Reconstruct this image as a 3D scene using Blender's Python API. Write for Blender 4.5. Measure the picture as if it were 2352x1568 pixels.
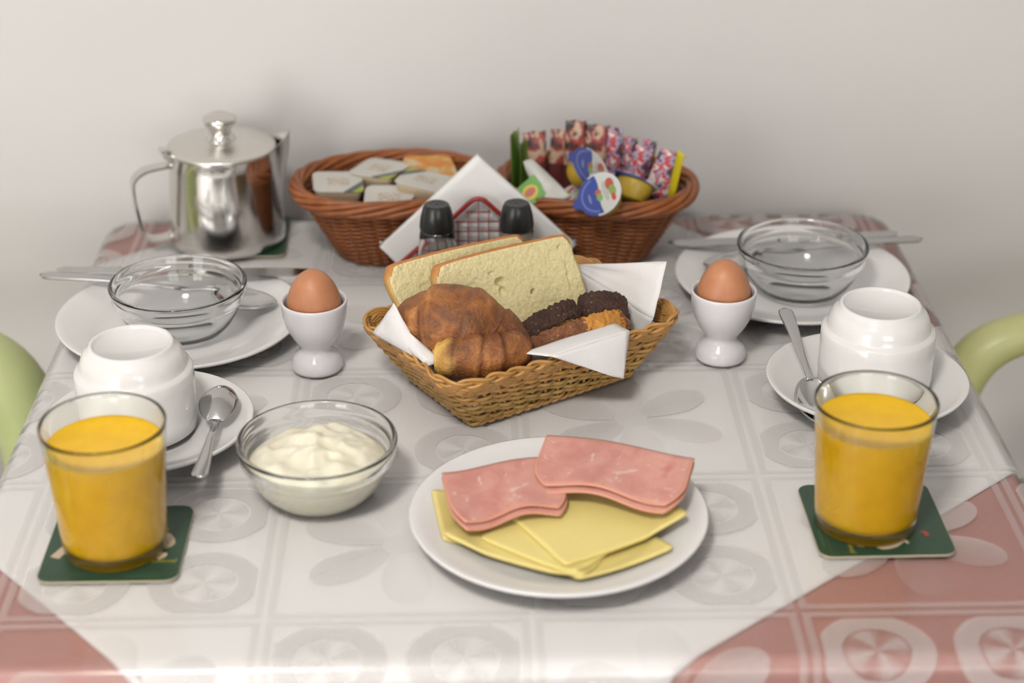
import bpy, bmesh, math, random
from mathutils import Vector, Matrix, noise

# ------------------------------------------------------------------ scene, camera, light
SC = bpy.context.scene
COL = SC.collection
for _o in list(bpy.data.objects):
    bpy.data.objects.remove(_o)
T = 0.75                                   # height of the laid table surface
PI = math.pi

cam_d = bpy.data.cameras.new('camera')
cam = bpy.data.objects.new('camera', cam_d)
COL.objects.link(cam)
cam.location = (0, 0, T + 0.69)
cam.rotation_euler = (math.radians(90 - 26.64), 0, math.radians(-1.54))
cam_d.sensor_width = 36
cam_d.lens = 4200 / 2352 * 36
cam_d.clip_start = 0.05
cam_d.dof.use_dof = True
cam_d.dof.focus_distance = 1.42
cam_d.dof.aperture_fstop = 3.5
SC.camera = cam

W = bpy.data.worlds.new('world')
SC.world = W
W.use_nodes = True
W.node_tree.nodes['Background'].inputs[0].default_value = (0.80, 0.88, 1.0, 1)
W.node_tree.nodes['Background'].inputs[1].default_value = 1.0

SC.view_settings.view_transform = 'Standard'
SC.view_settings.look = 'None'
SC.view_settings.exposure = -0.02
SC.view_settings.gamma = 1.0
SC.view_settings.use_curve_mapping = False
SC.cycles.use_denoising = True
SC.cycles.max_bounces = 14
SC.cycles.diffuse_bounces = 2
SC.cycles.glossy_bounces = 3
SC.cycles.transmission_bounces = 14
SC.cycles.transparent_max_bounces = 10
SC.cycles.use_adaptive_sampling = True
SC.cycles.adaptive_min_samples = 16
SC.cycles.adaptive_threshold = 0.10
SC.cycles.sample_clamp_indirect = 6.0


def area(name, loc, target, sx, sy, power, color):
    d = bpy.data.lights.new(name, 'AREA')
    d.shape = 'RECTANGLE'
    d.size, d.size_y, d.energy, d.color = sx, sy, power, color
    o = bpy.data.objects.new(name, d)
    COL.objects.link(o)
    o.location = loc
    o.rotation_euler = (Vector(target) - Vector(loc)).to_track_quat('-Z', 'Y').to_euler()
    return o


FILL_STRENGTH = 66.0          # strength of the unseen lamp added to brighten the tabletop
# daylight entering by the glazed door (front left) and the window (front right)
LIGHT_DOOR = area('door_daylight', (-2.25, -2.05, 1.10), (-2.25, 0, 1.10), 1.4, 1.9, 72, (1.0, 0.975, 0.955))
LIGHT_WIN = area('window_daylight', (0.85, -2.05, 1.55), (0.85, 0, 1.55), 1.3, 1.15, 22, (1.0, 0.975, 0.96))


# ------------------------------------------------------------------ helpers
def link(o, parent=None):
    COL.objects.link(o)
    if parent:
        o.parent = parent
    return o


def mesh_obj(name, verts, faces, mat, parent=None, smooth=True, loc=(0, 0, 0), rot=(0, 0, 0), recalc=True):
    me = bpy.data.meshes.new(name)
    me.from_pydata([tuple(v) for v in verts], [], faces)
    me.validate(clean_customdata=False)
    if recalc:
        b = bmesh.new(); b.from_mesh(me)
        bmesh.ops.recalc_face_normals(b, faces=b.faces)
        b.to_mesh(me); b.free()
    if smooth:
        me.polygons.foreach_set('use_smooth', [True] * len(me.polygons))
    me.update()
    o = bpy.data.objects.new(name, me)
    for m in (mat if isinstance(mat, (list, tuple)) else [mat]):
        me.materials.append(m)
    o.location, o.rotation_euler = loc, rot
    return link(o, parent)


def bm_obj(name, bm, mat, parent=None, smooth=False, loc=(0, 0, 0), rot=(0, 0, 0)):
    me = bpy.data.meshes.new(name)
    bmesh.ops.recalc_face_normals(bm, faces=bm.faces)
    bm.to_mesh(me)
    bm.free()
    if smooth:
        me.polygons.foreach_set('use_smooth', [True] * len(me.polygons))
    o = bpy.data.objects.new(name, me)
    for m in (mat if isinstance(mat, (list, tuple)) else [mat]):
        me.materials.append(m)
    o.location, o.rotation_euler = loc, rot
    return link(o, parent)


def tag(o, label=None, cat=None, group=None, kind=None):
    if label: o['label'] = label
    if cat: o['category'] = cat
    if group: o['group'] = group
    if kind: o['kind'] = kind
    return o


def thing(name, label, cat, loc=(0, 0, 0), rz=0.0, group=None, rot=None):
    o = bpy.data.objects.new(name, None)
    o.empty_display_size = 0.02
    COL.objects.link(o)
    o.location = loc
    o.rotation_euler = rot if rot else (0, 0, rz)
    return tag(o, label, cat, group)


def dup(root, label, loc, rz=0.0, rot=None):
    def rec(o, parent):
        c = o.copy()
        COL.objects.link(c)
        c.parent = parent
        for ch in list(o.children):
            rec(ch, c)
        return c
    r = rec(root, None)
    r.location = loc
    r.rotation_euler = rot if rot else (0, 0, rz)
    r['label'] = label
    return r


def autosmooth(o, ang=40):
    me = o.data
    me.polygons.foreach_set('use_smooth', [True] * len(me.polygons))
    bm = bmesh.new(); bm.from_mesh(me)
    for e in bm.edges:
        if len(e.link_faces) == 2 and e.calc_face_angle(0) > math.radians(ang):
            e.smooth = False
    bm.to_mesh(me); bm.free()
    return o


def lathe(profile, seg=64, closed=False, center=(0, 0)):
    """profile of (r, z); r == 0 collapses to a pole"""
    verts, faces, rings = [], [], []
    for r, z in profile:
        if r < 1e-7:
            rings.append([len(verts)])
            verts.append((center[0], center[1], z))
        else:
            ring = []
            for k in range(seg):
                a = 2 * PI * k / seg
                ring.append(len(verts))
                verts.append((center[0] + r * math.cos(a), center[1] + r * math.sin(a), z))
            rings.append(ring)
    pairs = list(zip(rings[:-1], rings[1:]))
    if closed:
        pairs.append((rings[-1], rings[0]))
    for A, B in pairs:
        for k in range(seg):
            k2 = (k + 1) % seg
            if len(A) == 1 and len(B) == 1: continue
            if len(A) == 1: faces.append((A[0], B[k2], B[k]))
            elif len(B) == 1: faces.append((A[k], A[k2], B[0]))
            else: faces.append((A[k], A[k2], B[k2], B[k]))
    return verts, faces


def spline(pts, n):
    """Catmull-Rom through points of any dimension"""
    P = [tuple(p) for p in pts]
    P = [tuple(2 * a - b for a, b in zip(P[0], P[1]))] + P + [tuple(2 * a - b for a, b in zip(P[-1], P[-2]))]
    out = []
    m = len(P) - 3
    for i in range(n):
        u = i / (n - 1) * m
        k = min(int(u), m - 1)
        t = u - k
        a, b, c, d = P[k:k + 4]
        out.append(tuple(0.5 * (2 * q + (r - p) * t + (2 * p - 5 * q + 4 * r - s) * t * t + (3 * q - p - 3 * r + s) * t ** 3)
                         for p, q, r, s in zip(a, b, c, d)))
    return out


def tube(path, rad, seg=8, closed=False, flat=1.0, up=Vector((0, 0, 1)), caps=True):
    """tube along path; rad number or list; flat squashes it along the second axis"""
    n = len(path)
    P = [Vector(p) for p in path]
    verts, faces = [], []
    for i in range(n):
        a = P[(i - 1) % n] if (closed or i > 0) else P[i]
        b = P[(i + 1) % n] if (closed or i < n - 1) else P[i]
        t = (b - a).normalized()
        s = t.cross(up)
        if s.length < 1e-4: s = t.cross(Vector((1, 0, 0)))
        s.normalize()
        u = s.cross(t).normalized()
        r = rad[i] if isinstance(rad, (list, tuple)) else rad
        for k in range(seg):
            an = 2 * PI * k / seg
            verts.append(P[i] + s * (r * flat * math.cos(an)) + u * (r * math.sin(an)))
    m = n if closed else n - 1
    for i in range(m):
        for k in range(seg):
            k2 = (k + 1) % seg
            j = (i + 1) % n
            faces.append((i * seg + k, i * seg + k2, j * seg + k2, j * seg + k))
    if not closed and caps:
        faces.append(tuple(reversed(range(seg))))
        faces.append(tuple((n - 1) * seg + k for k in range(seg)))
    return verts, faces


def merge(parts):
    V, F = [], []
    for v, f in parts:
        o = len(V)
        V.extend(v)
        F.extend(tuple(i + o for i in q) for q in f)
    return V, F


def box_bm(sx, sy, sz, bev=0.0, seg=2, bm=None, c=(0, 0, 0)):
    b = bmesh.new()
    bmesh.ops.create_cube(b, size=1, matrix=Matrix.Translation(c) @ Matrix.Diagonal((sx, sy, sz, 1)))
    if bev:
        bmesh.ops.bevel(b, geom=b.edges[:], offset=bev, segments=seg, profile=0.5, affect='EDGES')
    if bm is None: return b
    me = bpy.data.meshes.new('t'); b.to_mesh(me); b.free(); bm.from_mesh(me); bpy.data.meshes.remove(me)
    return bm


def rrect(hx, hy, r, n=6):
    """rounded rectangle outline, counter-clockwise"""
    out = []
    for cx, cy, a0 in ((hx - r, hy - r, 0), (-hx + r, hy - r, 90), (-hx + r, -hy + r, 180), (hx - r, -hy + r, 270)):
        for k in range(n + 1):
            a = math.radians(a0 + 90 * k / n)
            out.append((cx + r * math.cos(a), cy + r * math.sin(a)))
    return out


def resample(loop, n):
    L = [Vector(p) for p in loop]
    d = [0]
    for i in range(len(L)):
        d.append(d[-1] + (L[(i + 1) % len(L)] - L[i]).length)
    out, k = [], 0
    for i in range(n):
        s = d[-1] * i / n
        while d[k + 1] < s: k += 1
        t = (s - d[k]) / max(d[k + 1] - d[k], 1e-9)
        out.append(L[k].lerp(L[(k + 1) % len(L)], t))
    return out


def loft(rings, cap0=True, cap1=True):
    n = len(rings[0])
    V = [p for r in rings for p in r]
    F = []
    for i in range(len(rings) - 1):
        for k in range(n):
            k2 = (k + 1) % n
            F.append((i * n + k, i * n + k2, (i + 1) * n + k2, (i + 1) * n + k))
    if cap0: F.append(tuple(reversed(range(n))))
    if cap1: F.append(tuple((len(rings) - 1) * n + k for k in range(n)))
    return V, F


def prism(outline, z0, z1, bev=0.0):
    """flat slab with a small bevel from a 2-D outline (ccw)"""
    if not bev:
        return loft([[(x, y, z0) for x, y in outline], [(x, y, z1) for x, y in outline]])
    cx = sum(p[0] for p in outline) / len(outline); cy = sum(p[1] for p in outline) / len(outline)

    def inset(d):
        out = []
        for x, y in outline:
            l = math.hypot(x - cx, y - cy)
            out.append((cx + (x - cx) * (l - d) / l, cy + (y - cy) * (l - d) / l))
        return out
    i = inset(bev)
    return loft([[(x, y, z0) for x, y in i], [(x, y, z0 + bev) for x, y in outline],
                 [(x, y, z1 - bev) for x, y in outline], [(x, y, z1) for x, y in i]])


def grid(fn, nu, nv):
    V = [fn(i / (nu - 1), j / (nv - 1)) for j in range(nv) for i in range(nu)]
    F = [(j * nu + i, j * nu + i + 1, (j + 1) * nu + i + 1, (j + 1) * nu + i) for j in range(nv - 1) for i in range(nu - 1)]
    return V, F


def solid(o, th, offset=0.0):
    m = o.modifiers.new('thickness', 'SOLIDIFY')
    m.thickness, m.offset = th, offset
    return o


def subsurf(o, lv=1):
    m = o.modifiers.new('smooth', 'SUBSURF')
    m.levels = m.render_levels = lv
    return o


# ------------------------------------------------------------------ materials
class NT:
    def __init__(s, name):
        s.m = bpy.data.materials.new(name)
        s.m.use_nodes = True
        s.t = s.m.node_tree
        s.n, s.l = s.t.nodes, s.t.links
        s.b = s.n['Principled BSDF']
        s.out = s.n['Material Output']

    def node(s, typ, **kw):
        q = s.n.new(typ)
        for k, v in kw.items(): setattr(q, k, v)
        return q

    def put(s, sock, v):
        if hasattr(v, 'links'): s.l.new(v, sock)
        elif isinstance(v, (tuple, list)) and len(v) == 3 and sock.type == 'RGBA': sock.default_value = (*v, 1)
        else: sock.default_value = v

    def math(s, op, a, b=0.0, c=None):
        q = s.node('ShaderNodeMath', operation=op)
        s.put(q.inputs[0], a); s.put(q.inputs[1], b)
        if c is not None: s.put(q.inputs[2], c)
        return q.outputs[0]

    def coord(s, which='Object', scale=(1, 1, 1)):
        c = s.node('ShaderNodeTexCoord').outputs[which]
        if scale == (1, 1, 1): return c
        mp = s.node('ShaderNodeMapping')
        s.l.new(c, mp.inputs[0])
        mp.inputs['Scale'].default_value = scale
        return mp.outputs[0]

    def noise(s, vec, scale, detail=3.0, rough=0.55, dist=0.0):
        q = s.node('ShaderNodeTexNoise')
        s.l.new(vec, q.inputs['Vector'])
        q.inputs['Scale'].default_value = scale
        q.inputs['Detail'].default_value = detail
        q.inputs['Roughness'].default_value = rough
        q.inputs['Distortion'].default_value = dist
        return q.outputs['Fac']

    def voronoi(s, vec, scale, feature='F1'):
        q = s.node('ShaderNodeTexVoronoi', feature=feature)
        s.l.new(vec, q.inputs['Vector'])
        q.inputs['Scale'].default_value = scale
        return q.outputs['Distance'], q.outputs.get('Color')

    def ramp(s, fac, stops, interp='LINEAR'):
        q = s.node('ShaderNodeValToRGB')
        q.color_ramp.interpolation = interp
        e = q.color_ramp.elements
        while len(e) > 1: e.remove(e[-1])
        e[0].position, e[0].color = stops[0][0], (*stops[0][1], 1)
        for p, c in stops[1:]:
            k = e.new(p); k.color = (*c, 1)
        s.l.new(fac, q.inputs[0])
        return q.outputs[0]

    def mix(s, fac, a, b):
        q = s.node('ShaderNodeMix', data_type='RGBA')
        s.put(q.inputs[0], fac); s.put(q.inputs[6], a); s.put(q.inputs[7], b)
        return q.outputs[2]

    def bump(s, h, strength=0.3, dist=0.001):
        q = s.node('ShaderNodeBump')
        q.inputs['Strength'].default_value = strength
        q.inputs['Distance'].default_value = dist
        s.l.new(h, q.inputs['Height'])
        s.l.new(q.outputs[0], s.b.inputs['Normal'])

    def set(s, **kw):
        for k, v in kw.items():
            s.put(s.b.inputs[k.replace('_', ' ')], v)
        return s


def simple(name, col, rough=0.5, metal=0.0, var=0.0, vscale=40, **kw):
    q = NT(name)
    if var:
        f = q.noise(q.coord(), vscale)
        c = q.ramp(f, [(0.3, tuple(x * (1 - var) for x in col)), (0.7, tuple(min(1, x * (1 + var)) for x in col))])
        q.set(Base_Color=c)
    else:
        q.set(Base_Color=col)
    q.set(Roughness=rough, Metallic=metal, **kw)
    return q.m


def glass(name, col, rough=0.0, ior=1.41):
    q = NT(name)
    q.set(Base_Color=col, Roughness=rough, IOR=ior)
    q.b.inputs['Transmission Weight'].default_value = 1.0
    return q.m


M = {}
q = NT('painted_wall'); f = q.noise(q.coord(), 3, 1)
q.set(Base_Color=q.ramp(f, [(0.3, (0.64, 0.615, 0.597)), (0.7, (0.66, 0.635, 0.617))]), Roughness=0.85)
M['wall'] = q.m
M['ceiling'] = simple('ceiling_paint', (0.90, 0.89, 0.87), 0.9)
q = NT('floor_tile'); br = q.node('ShaderNodeTexBrick'); q.l.new(q.coord(), br.inputs['Vector'])
br.inputs['Scale'].default_value = 1.6; br.offset = 0; br.inputs['Brick Width'].default_value = 0.5; br.inputs['Row Height'].default_value = 0.5
br.inputs['Mortar Size'].default_value = 0.008
for k, c in (('Color1', (0.68, 0.65, 0.61)), ('Color2', (0.70, 0.67, 0.63)), ('Mortar', (0.5, 0.47, 0.43))): br.inputs[k].default_value = (*c, 1)
q.set(Base_Color=br.outputs[0], Roughness=0.4); M['floor'] = q.m
M['frame_white'] = simple('white_lacquer', (0.8, 0.8, 0.78), 0.35)
M['wood'] = simple('table_board', (0.35, 0.22, 0.12), 0.5, var=0.2, vscale=12)
M['metal_leg'] = simple('grey_steel', (0.45, 0.45, 0.45), 0.4, 1.0)
M['pink'] = simple('pink_cloth', (0.46, 0.245, 0.215), 0.5, var=0.03, vscale=200)
q = NT('white_linen'); v = q.coord()
q.set(Base_Color=(0.80, 0.775, 0.757), Roughness=0.8); q.bump(q.noise(v, 900, 2), 0.1, 0.0004); M['linen'] = q.m


def vinyl_material():
    """clear film with pale printed flowers and rings"""
    q = NT('clear_printed_vinyl')
    sep = q.node('ShaderNodeSeparateXYZ'); q.l.new(q.node('ShaderNodeAttribute', attribute_name='spread').outputs['Vector'], sep.inputs[0])
    P = 0.1735
    m = q.math
    X = m('DIVIDE', m('SUBTRACT', sep.outputs[0], 0.039), P)
    Y = m('DIVIDE', m('SUBTRACT', sep.outputs[1], 1.154), P)
    u, v = m('FRACT', X), m('FRACT', Y)
    par = m('MODULO', m('ABSOLUTE', m('ADD', m('FLOOR', X), m('FLOOR', Y))), 2.0)
    # band around each square
    eu = m('MINIMUM', u, m('SUBTRACT', 1.0, u)); ev = m('MINIMUM', v, m('SUBTRACT', 1.0, v))
    e = m('MINIMUM', eu, ev)
    line = m('MULTIPLY', m('LESS_THAN', e, 0.040), m('GREATER_THAN', e, 0.010))
    inner = m('GREATER_THAN', e, 0.055)
    # flower
    du, dv = m('SUBTRACT', u, 0.5), m('SUBTRACT', v, 0.5)
    r = m('SQRT', m('ADD', m('MULTIPLY', du, du), m('MULTIPLY', dv, dv)))
    th = m('ARCTAN2', dv, du)
    c3 = m('ABSOLUTE', m('COSINE', m('MULTIPLY', m('ADD', th, 0.42), 3.0)))
    pet = m('LESS_THAN', r, m('MULTIPLY', m('POWER', c3, 0.55), 0.42))
    hub = m('LESS_THAN', r, 0.075)
    pet = m('MULTIPLY', pet, m('SUBTRACT', 1.0, hub))
    shade = m('ADD', 0.55, m('MULTIPLY', m('SINE', m('ADD', m('MULTIPLY', th, 2.0), 1.0)), 0.45))
    flower = m('MULTIPLY', m('MULTIPLY', pet, shade), 0.9)
    flower = m('MAXIMUM', flower, m('MULTIPLY', hub, 0.35))
    # four rings in the other squares
    u2 = m('SUBTRACT', m('FRACT', m('MULTIPLY', u, 2.0)), 0.5); v2 = m('SUBTRACT', m('FRACT', m('MULTIPLY', v, 2.0)), 0.5)
    r2 = m('SQRT', m('ADD', m('MULTIPLY', u2, u2), m('MULTIPLY', v2, v2)))
    th2 = m('ARCTAN2', v2, u2)
    ring = m('MULTIPLY', m('LESS_THAN', r2, 0.43), m('GREATER_THAN', r2, 0.25))
    disc = m('MULTIPLY', m('LESS_THAN', r2, 0.235), m('ADD', 0.5, m('MULTIPLY', m('SINE', m('MULTIPLY', th2, 4.0)), 0.4)))
    ringm = m('ADD', m('MULTIPLY', ring, 0.9), disc)
    isr = par
    pat = m('ADD', m('MULTIPLY', isr, ringm), m('MULTIPLY', m('SUBTRACT', 1.0, isr), flower))
    pat = m('MULTIPLY', pat, inner)
    pat = m('MAXIMUM', pat, m('MULTIPLY', line, 0.55))
    dif = q.node('ShaderNodeBsdfDiffuse'); dif.inputs[0].default_value = (0.745, 0.715, 0.695, 1)
    tr = q.node('ShaderNodeBsdfTransparent')
    mx = q.node('ShaderNodeMixShader')
    q.l.new(m('MULTIPLY', pat, 0.40), mx.inputs[0]); q.l.new(tr.outputs[0], mx.inputs[1]); q.l.new(dif.outputs[0], mx.inputs[2])
    fr = q.node('ShaderNodeFresnel'); fr.inputs[0].default_value = 1.42
    gl = q.node('ShaderNodeBsdfGlossy')
    gl.inputs['Color'].default_value = (1, 1, 1, 1)
    q.l.new(m('ADD', 0.13, m('MULTIPLY', pat, 0.12)), gl.inputs['Roughness'])
    bp = q.node('ShaderNodeBump'); bp.inputs['Strength'].default_value = 0.12; bp.inputs['Distance'].default_value = 0.0004
    hgt = m('MULTIPLY', q.noise(q.coord(), 9, 1), 2.0)
    q.l.new(hgt, bp.inputs['Height']); q.l.new(bp.outputs[0], gl.inputs['Normal']); q.l.new(bp.outputs[0], fr.inputs['Normal'])
    mx2 = q.node('ShaderNodeMixShader')
    q.l.new(m('MULTIPLY', fr.outputs[0], 0.75), mx2.inputs[0]); q.l.new(mx.outputs[0], mx2.inputs[1]); q.l.new(gl.outputs[0], mx2.inputs[2])
    q.l.new(mx2.outputs[0], q.out.inputs['Surface'])
    return q.m


M['vinyl'] = vinyl_material()
M['porcelain'] = simple('white_porcelain', (0.76, 0.745, 0.725), 0.12, var=0.01, IOR=1.5)
M['plate'] = simple('white_glazed_plate', (0.77, 0.75, 0.735), 0.22, var=0.01)
M['eggcup'] = simple('egg_cup_porcelain', (0.72, 0.695, 0.71), 0.14, var=0.01)
M['glass'] = glass('clear_glass', (0.990, 1.0, 0.995))
M['glass_juice'] = glass('tumbler_glass', (0.97, 0.985, 0.95))
q = NT('orange_juice'); f = q.noise(q.coord(), 60, 4)
q.set(Base_Color=q.ramp(f, [(0.3, (0.82, 0.47, 0.0)), (0.7, (0.90, 0.54, 0.001))]), Roughness=0.28)
q.b.inputs['Subsurface Weight'].default_value = 0.25; q.b.inputs['Subsurface Radius'].default_value = (0.01, 0.006, 0.001); M['juice'] = q.m
q = NT('brown_egg'); v = q.coord(); f = q.noise(v, 90, 5)
q.set(Base_Color=q.ramp(f, [(0.3, (0.46, 0.185, 0.085)), (0.75, (0.54, 0.235, 0.115))]), Roughness=0.45); q.bump(q.noise(v, 900, 2), 0.12, 0.0004); M['egg'] = q.m
q = NT('stainless_steel'); v = q.coord('Object', (1, 1, 40)); f = q.noise(v, 8, 3)
q.set(Base_Color=(0.66, 0.64, 0.61), Metallic=1.0, Roughness=q.math('ADD', 0.10, q.math('MULTIPLY', f, 0.08))); M['steel'] = q.m
q = NT('brushed_lid'); f = q.noise(q.coord('Object', (1, 30, 1)), 30, 3)
q.set(Base_Color=(0.68, 0.66, 0.62), Metallic=1.0, Roughness=q.math('ADD', 0.24, q.math('MULTIPLY', f, 0.1))); M['steel_lid'] = q.m
M['cutlery'] = simple('polished_cutlery', (0.50, 0.50, 0.49), 0.12, 1.0, var=0.02)
M['coaster'] = simple('green_card', (0.022, 0.060, 0.032), 0.45, var=0.08, vscale=300)
M['coaster_line'] = simple('pale_green_print', (0.045, 0.095, 0.045), 0.5)
M['card_edge'] = simple('raw_card_edge', (0.50, 0.43, 0.30), 0.8)
M['cream_print'] = simple('cream_print', (0.55, 0.43, 0.29), 0.5)
M['yellow_print'] = simple('yellow_print', (0.42, 0.33, 0.02), 0.5)
M['red_print'] = simple('red_print', (0.40, 0.05, 0.03), 0.5)


def wicker(name, a, b, c, scale=60):
    q = NT(name); v = q.coord()
    f = q.noise(v, scale, 4, 0.6)
    big = q.noise(v, 9, 2)
    col = q.ramp(f, [(0.25, a), (0.55, b), (0.8, c)])
    col = q.mix(q.math('MULTIPLY', big, 0.5), col, b)
    q.set(Base_Color=col, Roughness=0.42)
    q.bump(q.noise(v, 700, 2), 0.25, 0.0006)
    return q.m


M['wicker_light'] = wicker('honey_willow', (0.36, 0.165, 0.042), (0.53, 0.275, 0.080), (0.64, 0.37, 0.125))
M['wicker_pale'] = wicker('olive_willow', (0.32, 0.175, 0.040), (0.49, 0.285, 0.080), (0.60, 0.385, 0.130))
M['wicker_brown'] = wicker('brown_willow', (0.16, 0.042, 0.010), (0.27, 0.080, 0.018), (0.38, 0.130, 0.034))
M['lining_dark'] = simple('dark_lining', (0.10, 0.035, 0.012), 0.6)  # dark tone for the lining added to stop light leaks
q = NT('paper_napkin'); v = q.coord()
q.set(Base_Color=(0.74, 0.715, 0.70), Roughness=0.9); q.bump(q.noise(v, 500, 3), 0.35, 0.0006)
q.b.inputs['Subsurface Weight'].default_value = 0.0; M['paper'] = q.m
q = NT('bread_crumb'); v = q.coord()
f = q.noise(v, 260, 4, 0.7); d, _ = q.voronoi(v, 330)
q.set(Base_Color=q.mix(q.math('MULTIPLY', q.noise(v, 30, 2), 0.5), q.ramp(f, [(0.32, (0.54, 0.44, 0.20)), (0.46, (0.72, 0.62, 0.33)), (0.75, (0.77, 0.68, 0.39))]), (0.74, 0.64, 0.35)), Roughness=0.9)
q.bump(q.math('ADD', q.math('MULTIPLY', d, 1.0), f), 0.55, 0.0012); M['crumb'] = q.m
q = NT('bread_crust'); v = q.coord()
sep = q.node('ShaderNodeSeparateXYZ'); q.l.new(v, sep.inputs[0])
hh = q.math('ADD', sep.outputs[2], q.math('MULTIPLY', q.noise(v, 60, 3), 0.02))
q.set(Base_Color=q.ramp(q.math('MULTIPLY', hh, 8.0), [(0.15, (0.68, 0.47, 0.19)), (0.70, (0.64, 0.41, 0.14)), (0.79, (0.52, 0.235, 0.065)), (0.88, (0.46, 0.18, 0.05))]), Roughness=0.75)
q.bump(q.noise(v, 400, 4), 0.4, 0.0008); M['crust'] = q.m
q = NT('croissant_crust'); v = q.coord()
at = q.node('ShaderNodeAttribute', attribute_name='bake')
sp = q.node('ShaderNodeSeparateColor'); q.l.new(at.outputs['Color'], sp.inputs[0])
f = q.noise(v, 55, 6, 0.65, 0.6); f2 = q.noise(q.coord('Object', (1, 1, 1)), 22, 3)
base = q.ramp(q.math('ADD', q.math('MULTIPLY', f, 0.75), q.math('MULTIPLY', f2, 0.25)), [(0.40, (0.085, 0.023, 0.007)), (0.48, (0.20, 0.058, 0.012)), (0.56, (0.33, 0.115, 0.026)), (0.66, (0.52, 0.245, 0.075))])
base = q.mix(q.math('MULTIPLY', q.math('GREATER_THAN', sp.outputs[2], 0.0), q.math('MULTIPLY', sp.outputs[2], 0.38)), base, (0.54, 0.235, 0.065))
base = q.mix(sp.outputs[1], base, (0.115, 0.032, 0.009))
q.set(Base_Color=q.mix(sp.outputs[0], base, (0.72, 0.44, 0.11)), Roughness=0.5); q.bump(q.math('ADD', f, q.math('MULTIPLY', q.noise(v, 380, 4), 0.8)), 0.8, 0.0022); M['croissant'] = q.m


def cake_mat(name, a, b, speck):
    q = NT(name); v = q.coord()
    f = q.noise(v, 90, 5, 0.7)
    d, _ = q.voronoi(v, 210)
    c = q.ramp(f, [(0.3, a), (0.7, b)])
    c = q.mix(q.math('MULTIPLY', q.math('LESS_THAN', d, 0.16), speck), c, (0.55, 0.33, 0.14))
    q.set(Base_Color=c, Roughness=0.75)
    q.bump(q.math('ADD', f, q.math('MULTIPLY', q.noise(v, 500, 3), 0.7)), 0.7, 0.002)
    return q.m


M['cake_dark'] = cake_mat('chocolate_crust', (0.026, 0.010, 0.006), (0.062, 0.023, 0.012), 0.25)
M['cake_brown'] = cake_mat('cocoa_crust', (0.14, 0.048, 0.018), (0.24, 0.092, 0.036), 0.5)
M['cake_gold'] = cake_mat('golden_sponge', (0.46, 0.17, 0.025), (0.62, 0.30, 0.055), 0.3)
M['cake_crumb'] = cake_mat('pale_sponge', (0.58, 0.37, 0.14), (0.66, 0.45, 0.20), 0.0)
M['cheese'] = simple('yellow_cheese', (0.80, 0.66, 0.235), 0.4, var=0.02, vscale=60)
q = NT('cooked_ham'); v = q.coord()
f = q.noise(v, 45, 4, 0.6, 0.4); f2 = q.noise(v, 95, 3, 0.5, 1.2)
c = q.ramp(f, [(0.30, (0.52, 0.20, 0.165)), (0.55, (0.62, 0.29, 0.235)), (0.75, (0.66, 0.34, 0.265))])
c = q.mix(q.ramp(f2, [(0.63, (0, 0, 0)), (0.68, (0.9, 0.9, 0.9))]), c, (0.70, 0.48, 0.42))
c = q.mix(q.ramp(q.noise(v, 38, 2), [(0.66, (0, 0, 0)), (0.74, (0.7, 0.7, 0.7))]), c, (0.50, 0.13, 0.12))
q.set(Base_Color=c, Roughness=0.35); M['ham'] = q.m
M['ham_rind'] = simple('ham_edge', (0.66, 0.30, 0.20), 0.4)
q = NT('whipped_butter'); f = q.noise(q.coord(), 45, 4)
q.set(Base_Color=q.ramp(f, [(0.3, (0.82, 0.76, 0.57)), (0.7, (0.88, 0.84, 0.70))]), Roughness=0.4)
q.b.inputs['Subsurface Weight'].default_value = 0.2; q.b.inputs['Subsurface Radius'].default_value = (0.006, 0.004, 0.002); M['butter'] = q.m
M['red_wire'] = simple('red_coated_wire', (0.26, 0.018, 0.018), 0.35)
M['red_grid'] = simple('thin_red_wire', (0.20, 0.03, 0.03), 0.4)
M['napkin'] = simple('white_tissue', (0.76, 0.745, 0.725), 0.85, var=0.01)
M['cap'] = simple('black_plastic', (0.012, 0.013, 0.013), 0.28)
M['holes'] = simple('shaker_holes', (0.002, 0.002, 0.002), 0.6)
M['salt'] = simple('white_salt', (0.72, 0.69, 0.66), 0.9, var=0.03, vscale=900)
M['pepper'] = simple('ground_pepper', (0.42, 0.35, 0.24), 0.9, var=0.2, vscale=900)
M['chair_l'] = simple('pale_green_plastic', (0.50, 0.55, 0.26), 0.38, var=0.01)
M['chair_r'] = simple('lime_plastic', (0.55, 0.55, 0.25), 0.38, var=0.01)

# ------------------------------------------------------------------ the room
WY = 1.692            # back wall


def slab(name, c, s, mat):
    o = bm_obj(name, box_bm(*s), mat, loc=c)
    return tag(o, kind='structure')


slab('floor', (-0.4, -0.18, -0.05), (5.4, 3.9, 0.1), M['floor'])
slab('ceiling', (-0.4, -0.18, 2.65), (5.4, 3.9, 0.1), M['ceiling'])
slab('wall_back', (-0.4, WY + 0.05, 1.3), (5.4, 0.1, 2.6), M['wall'])
slab('wall_left', (-3.1, -0.2, 1.3), (0.1, 3.68, 2.6), M['wall'])
slab('wall_right', (2.3, -0.2, 1.3), (0.1, 3.68, 2.6), M['wall'])
# wall behind the camera with a glazed door and a window
fw = bmesh.new()
for x0, x1, z0, z1 in ((-3.05, -3.02, 0, 2.6), (-3.02, -1.48, 2.1, 2.6), (-1.48, 0.18, 0, 2.6), (0.18, 1.52, 0, 0.95), (0.18, 1.52, 2.15, 2.6), (1.52, 2.25, 0, 2.6)):
    box_bm(x1 - x0, 0.12, z1 - z0, bm=fw, c=((x0 + x1) / 2, -2.11, (z0 + z1) / 2))
tag(bm_obj('wall_front', fw, M['wall']), kind='structure')


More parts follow.
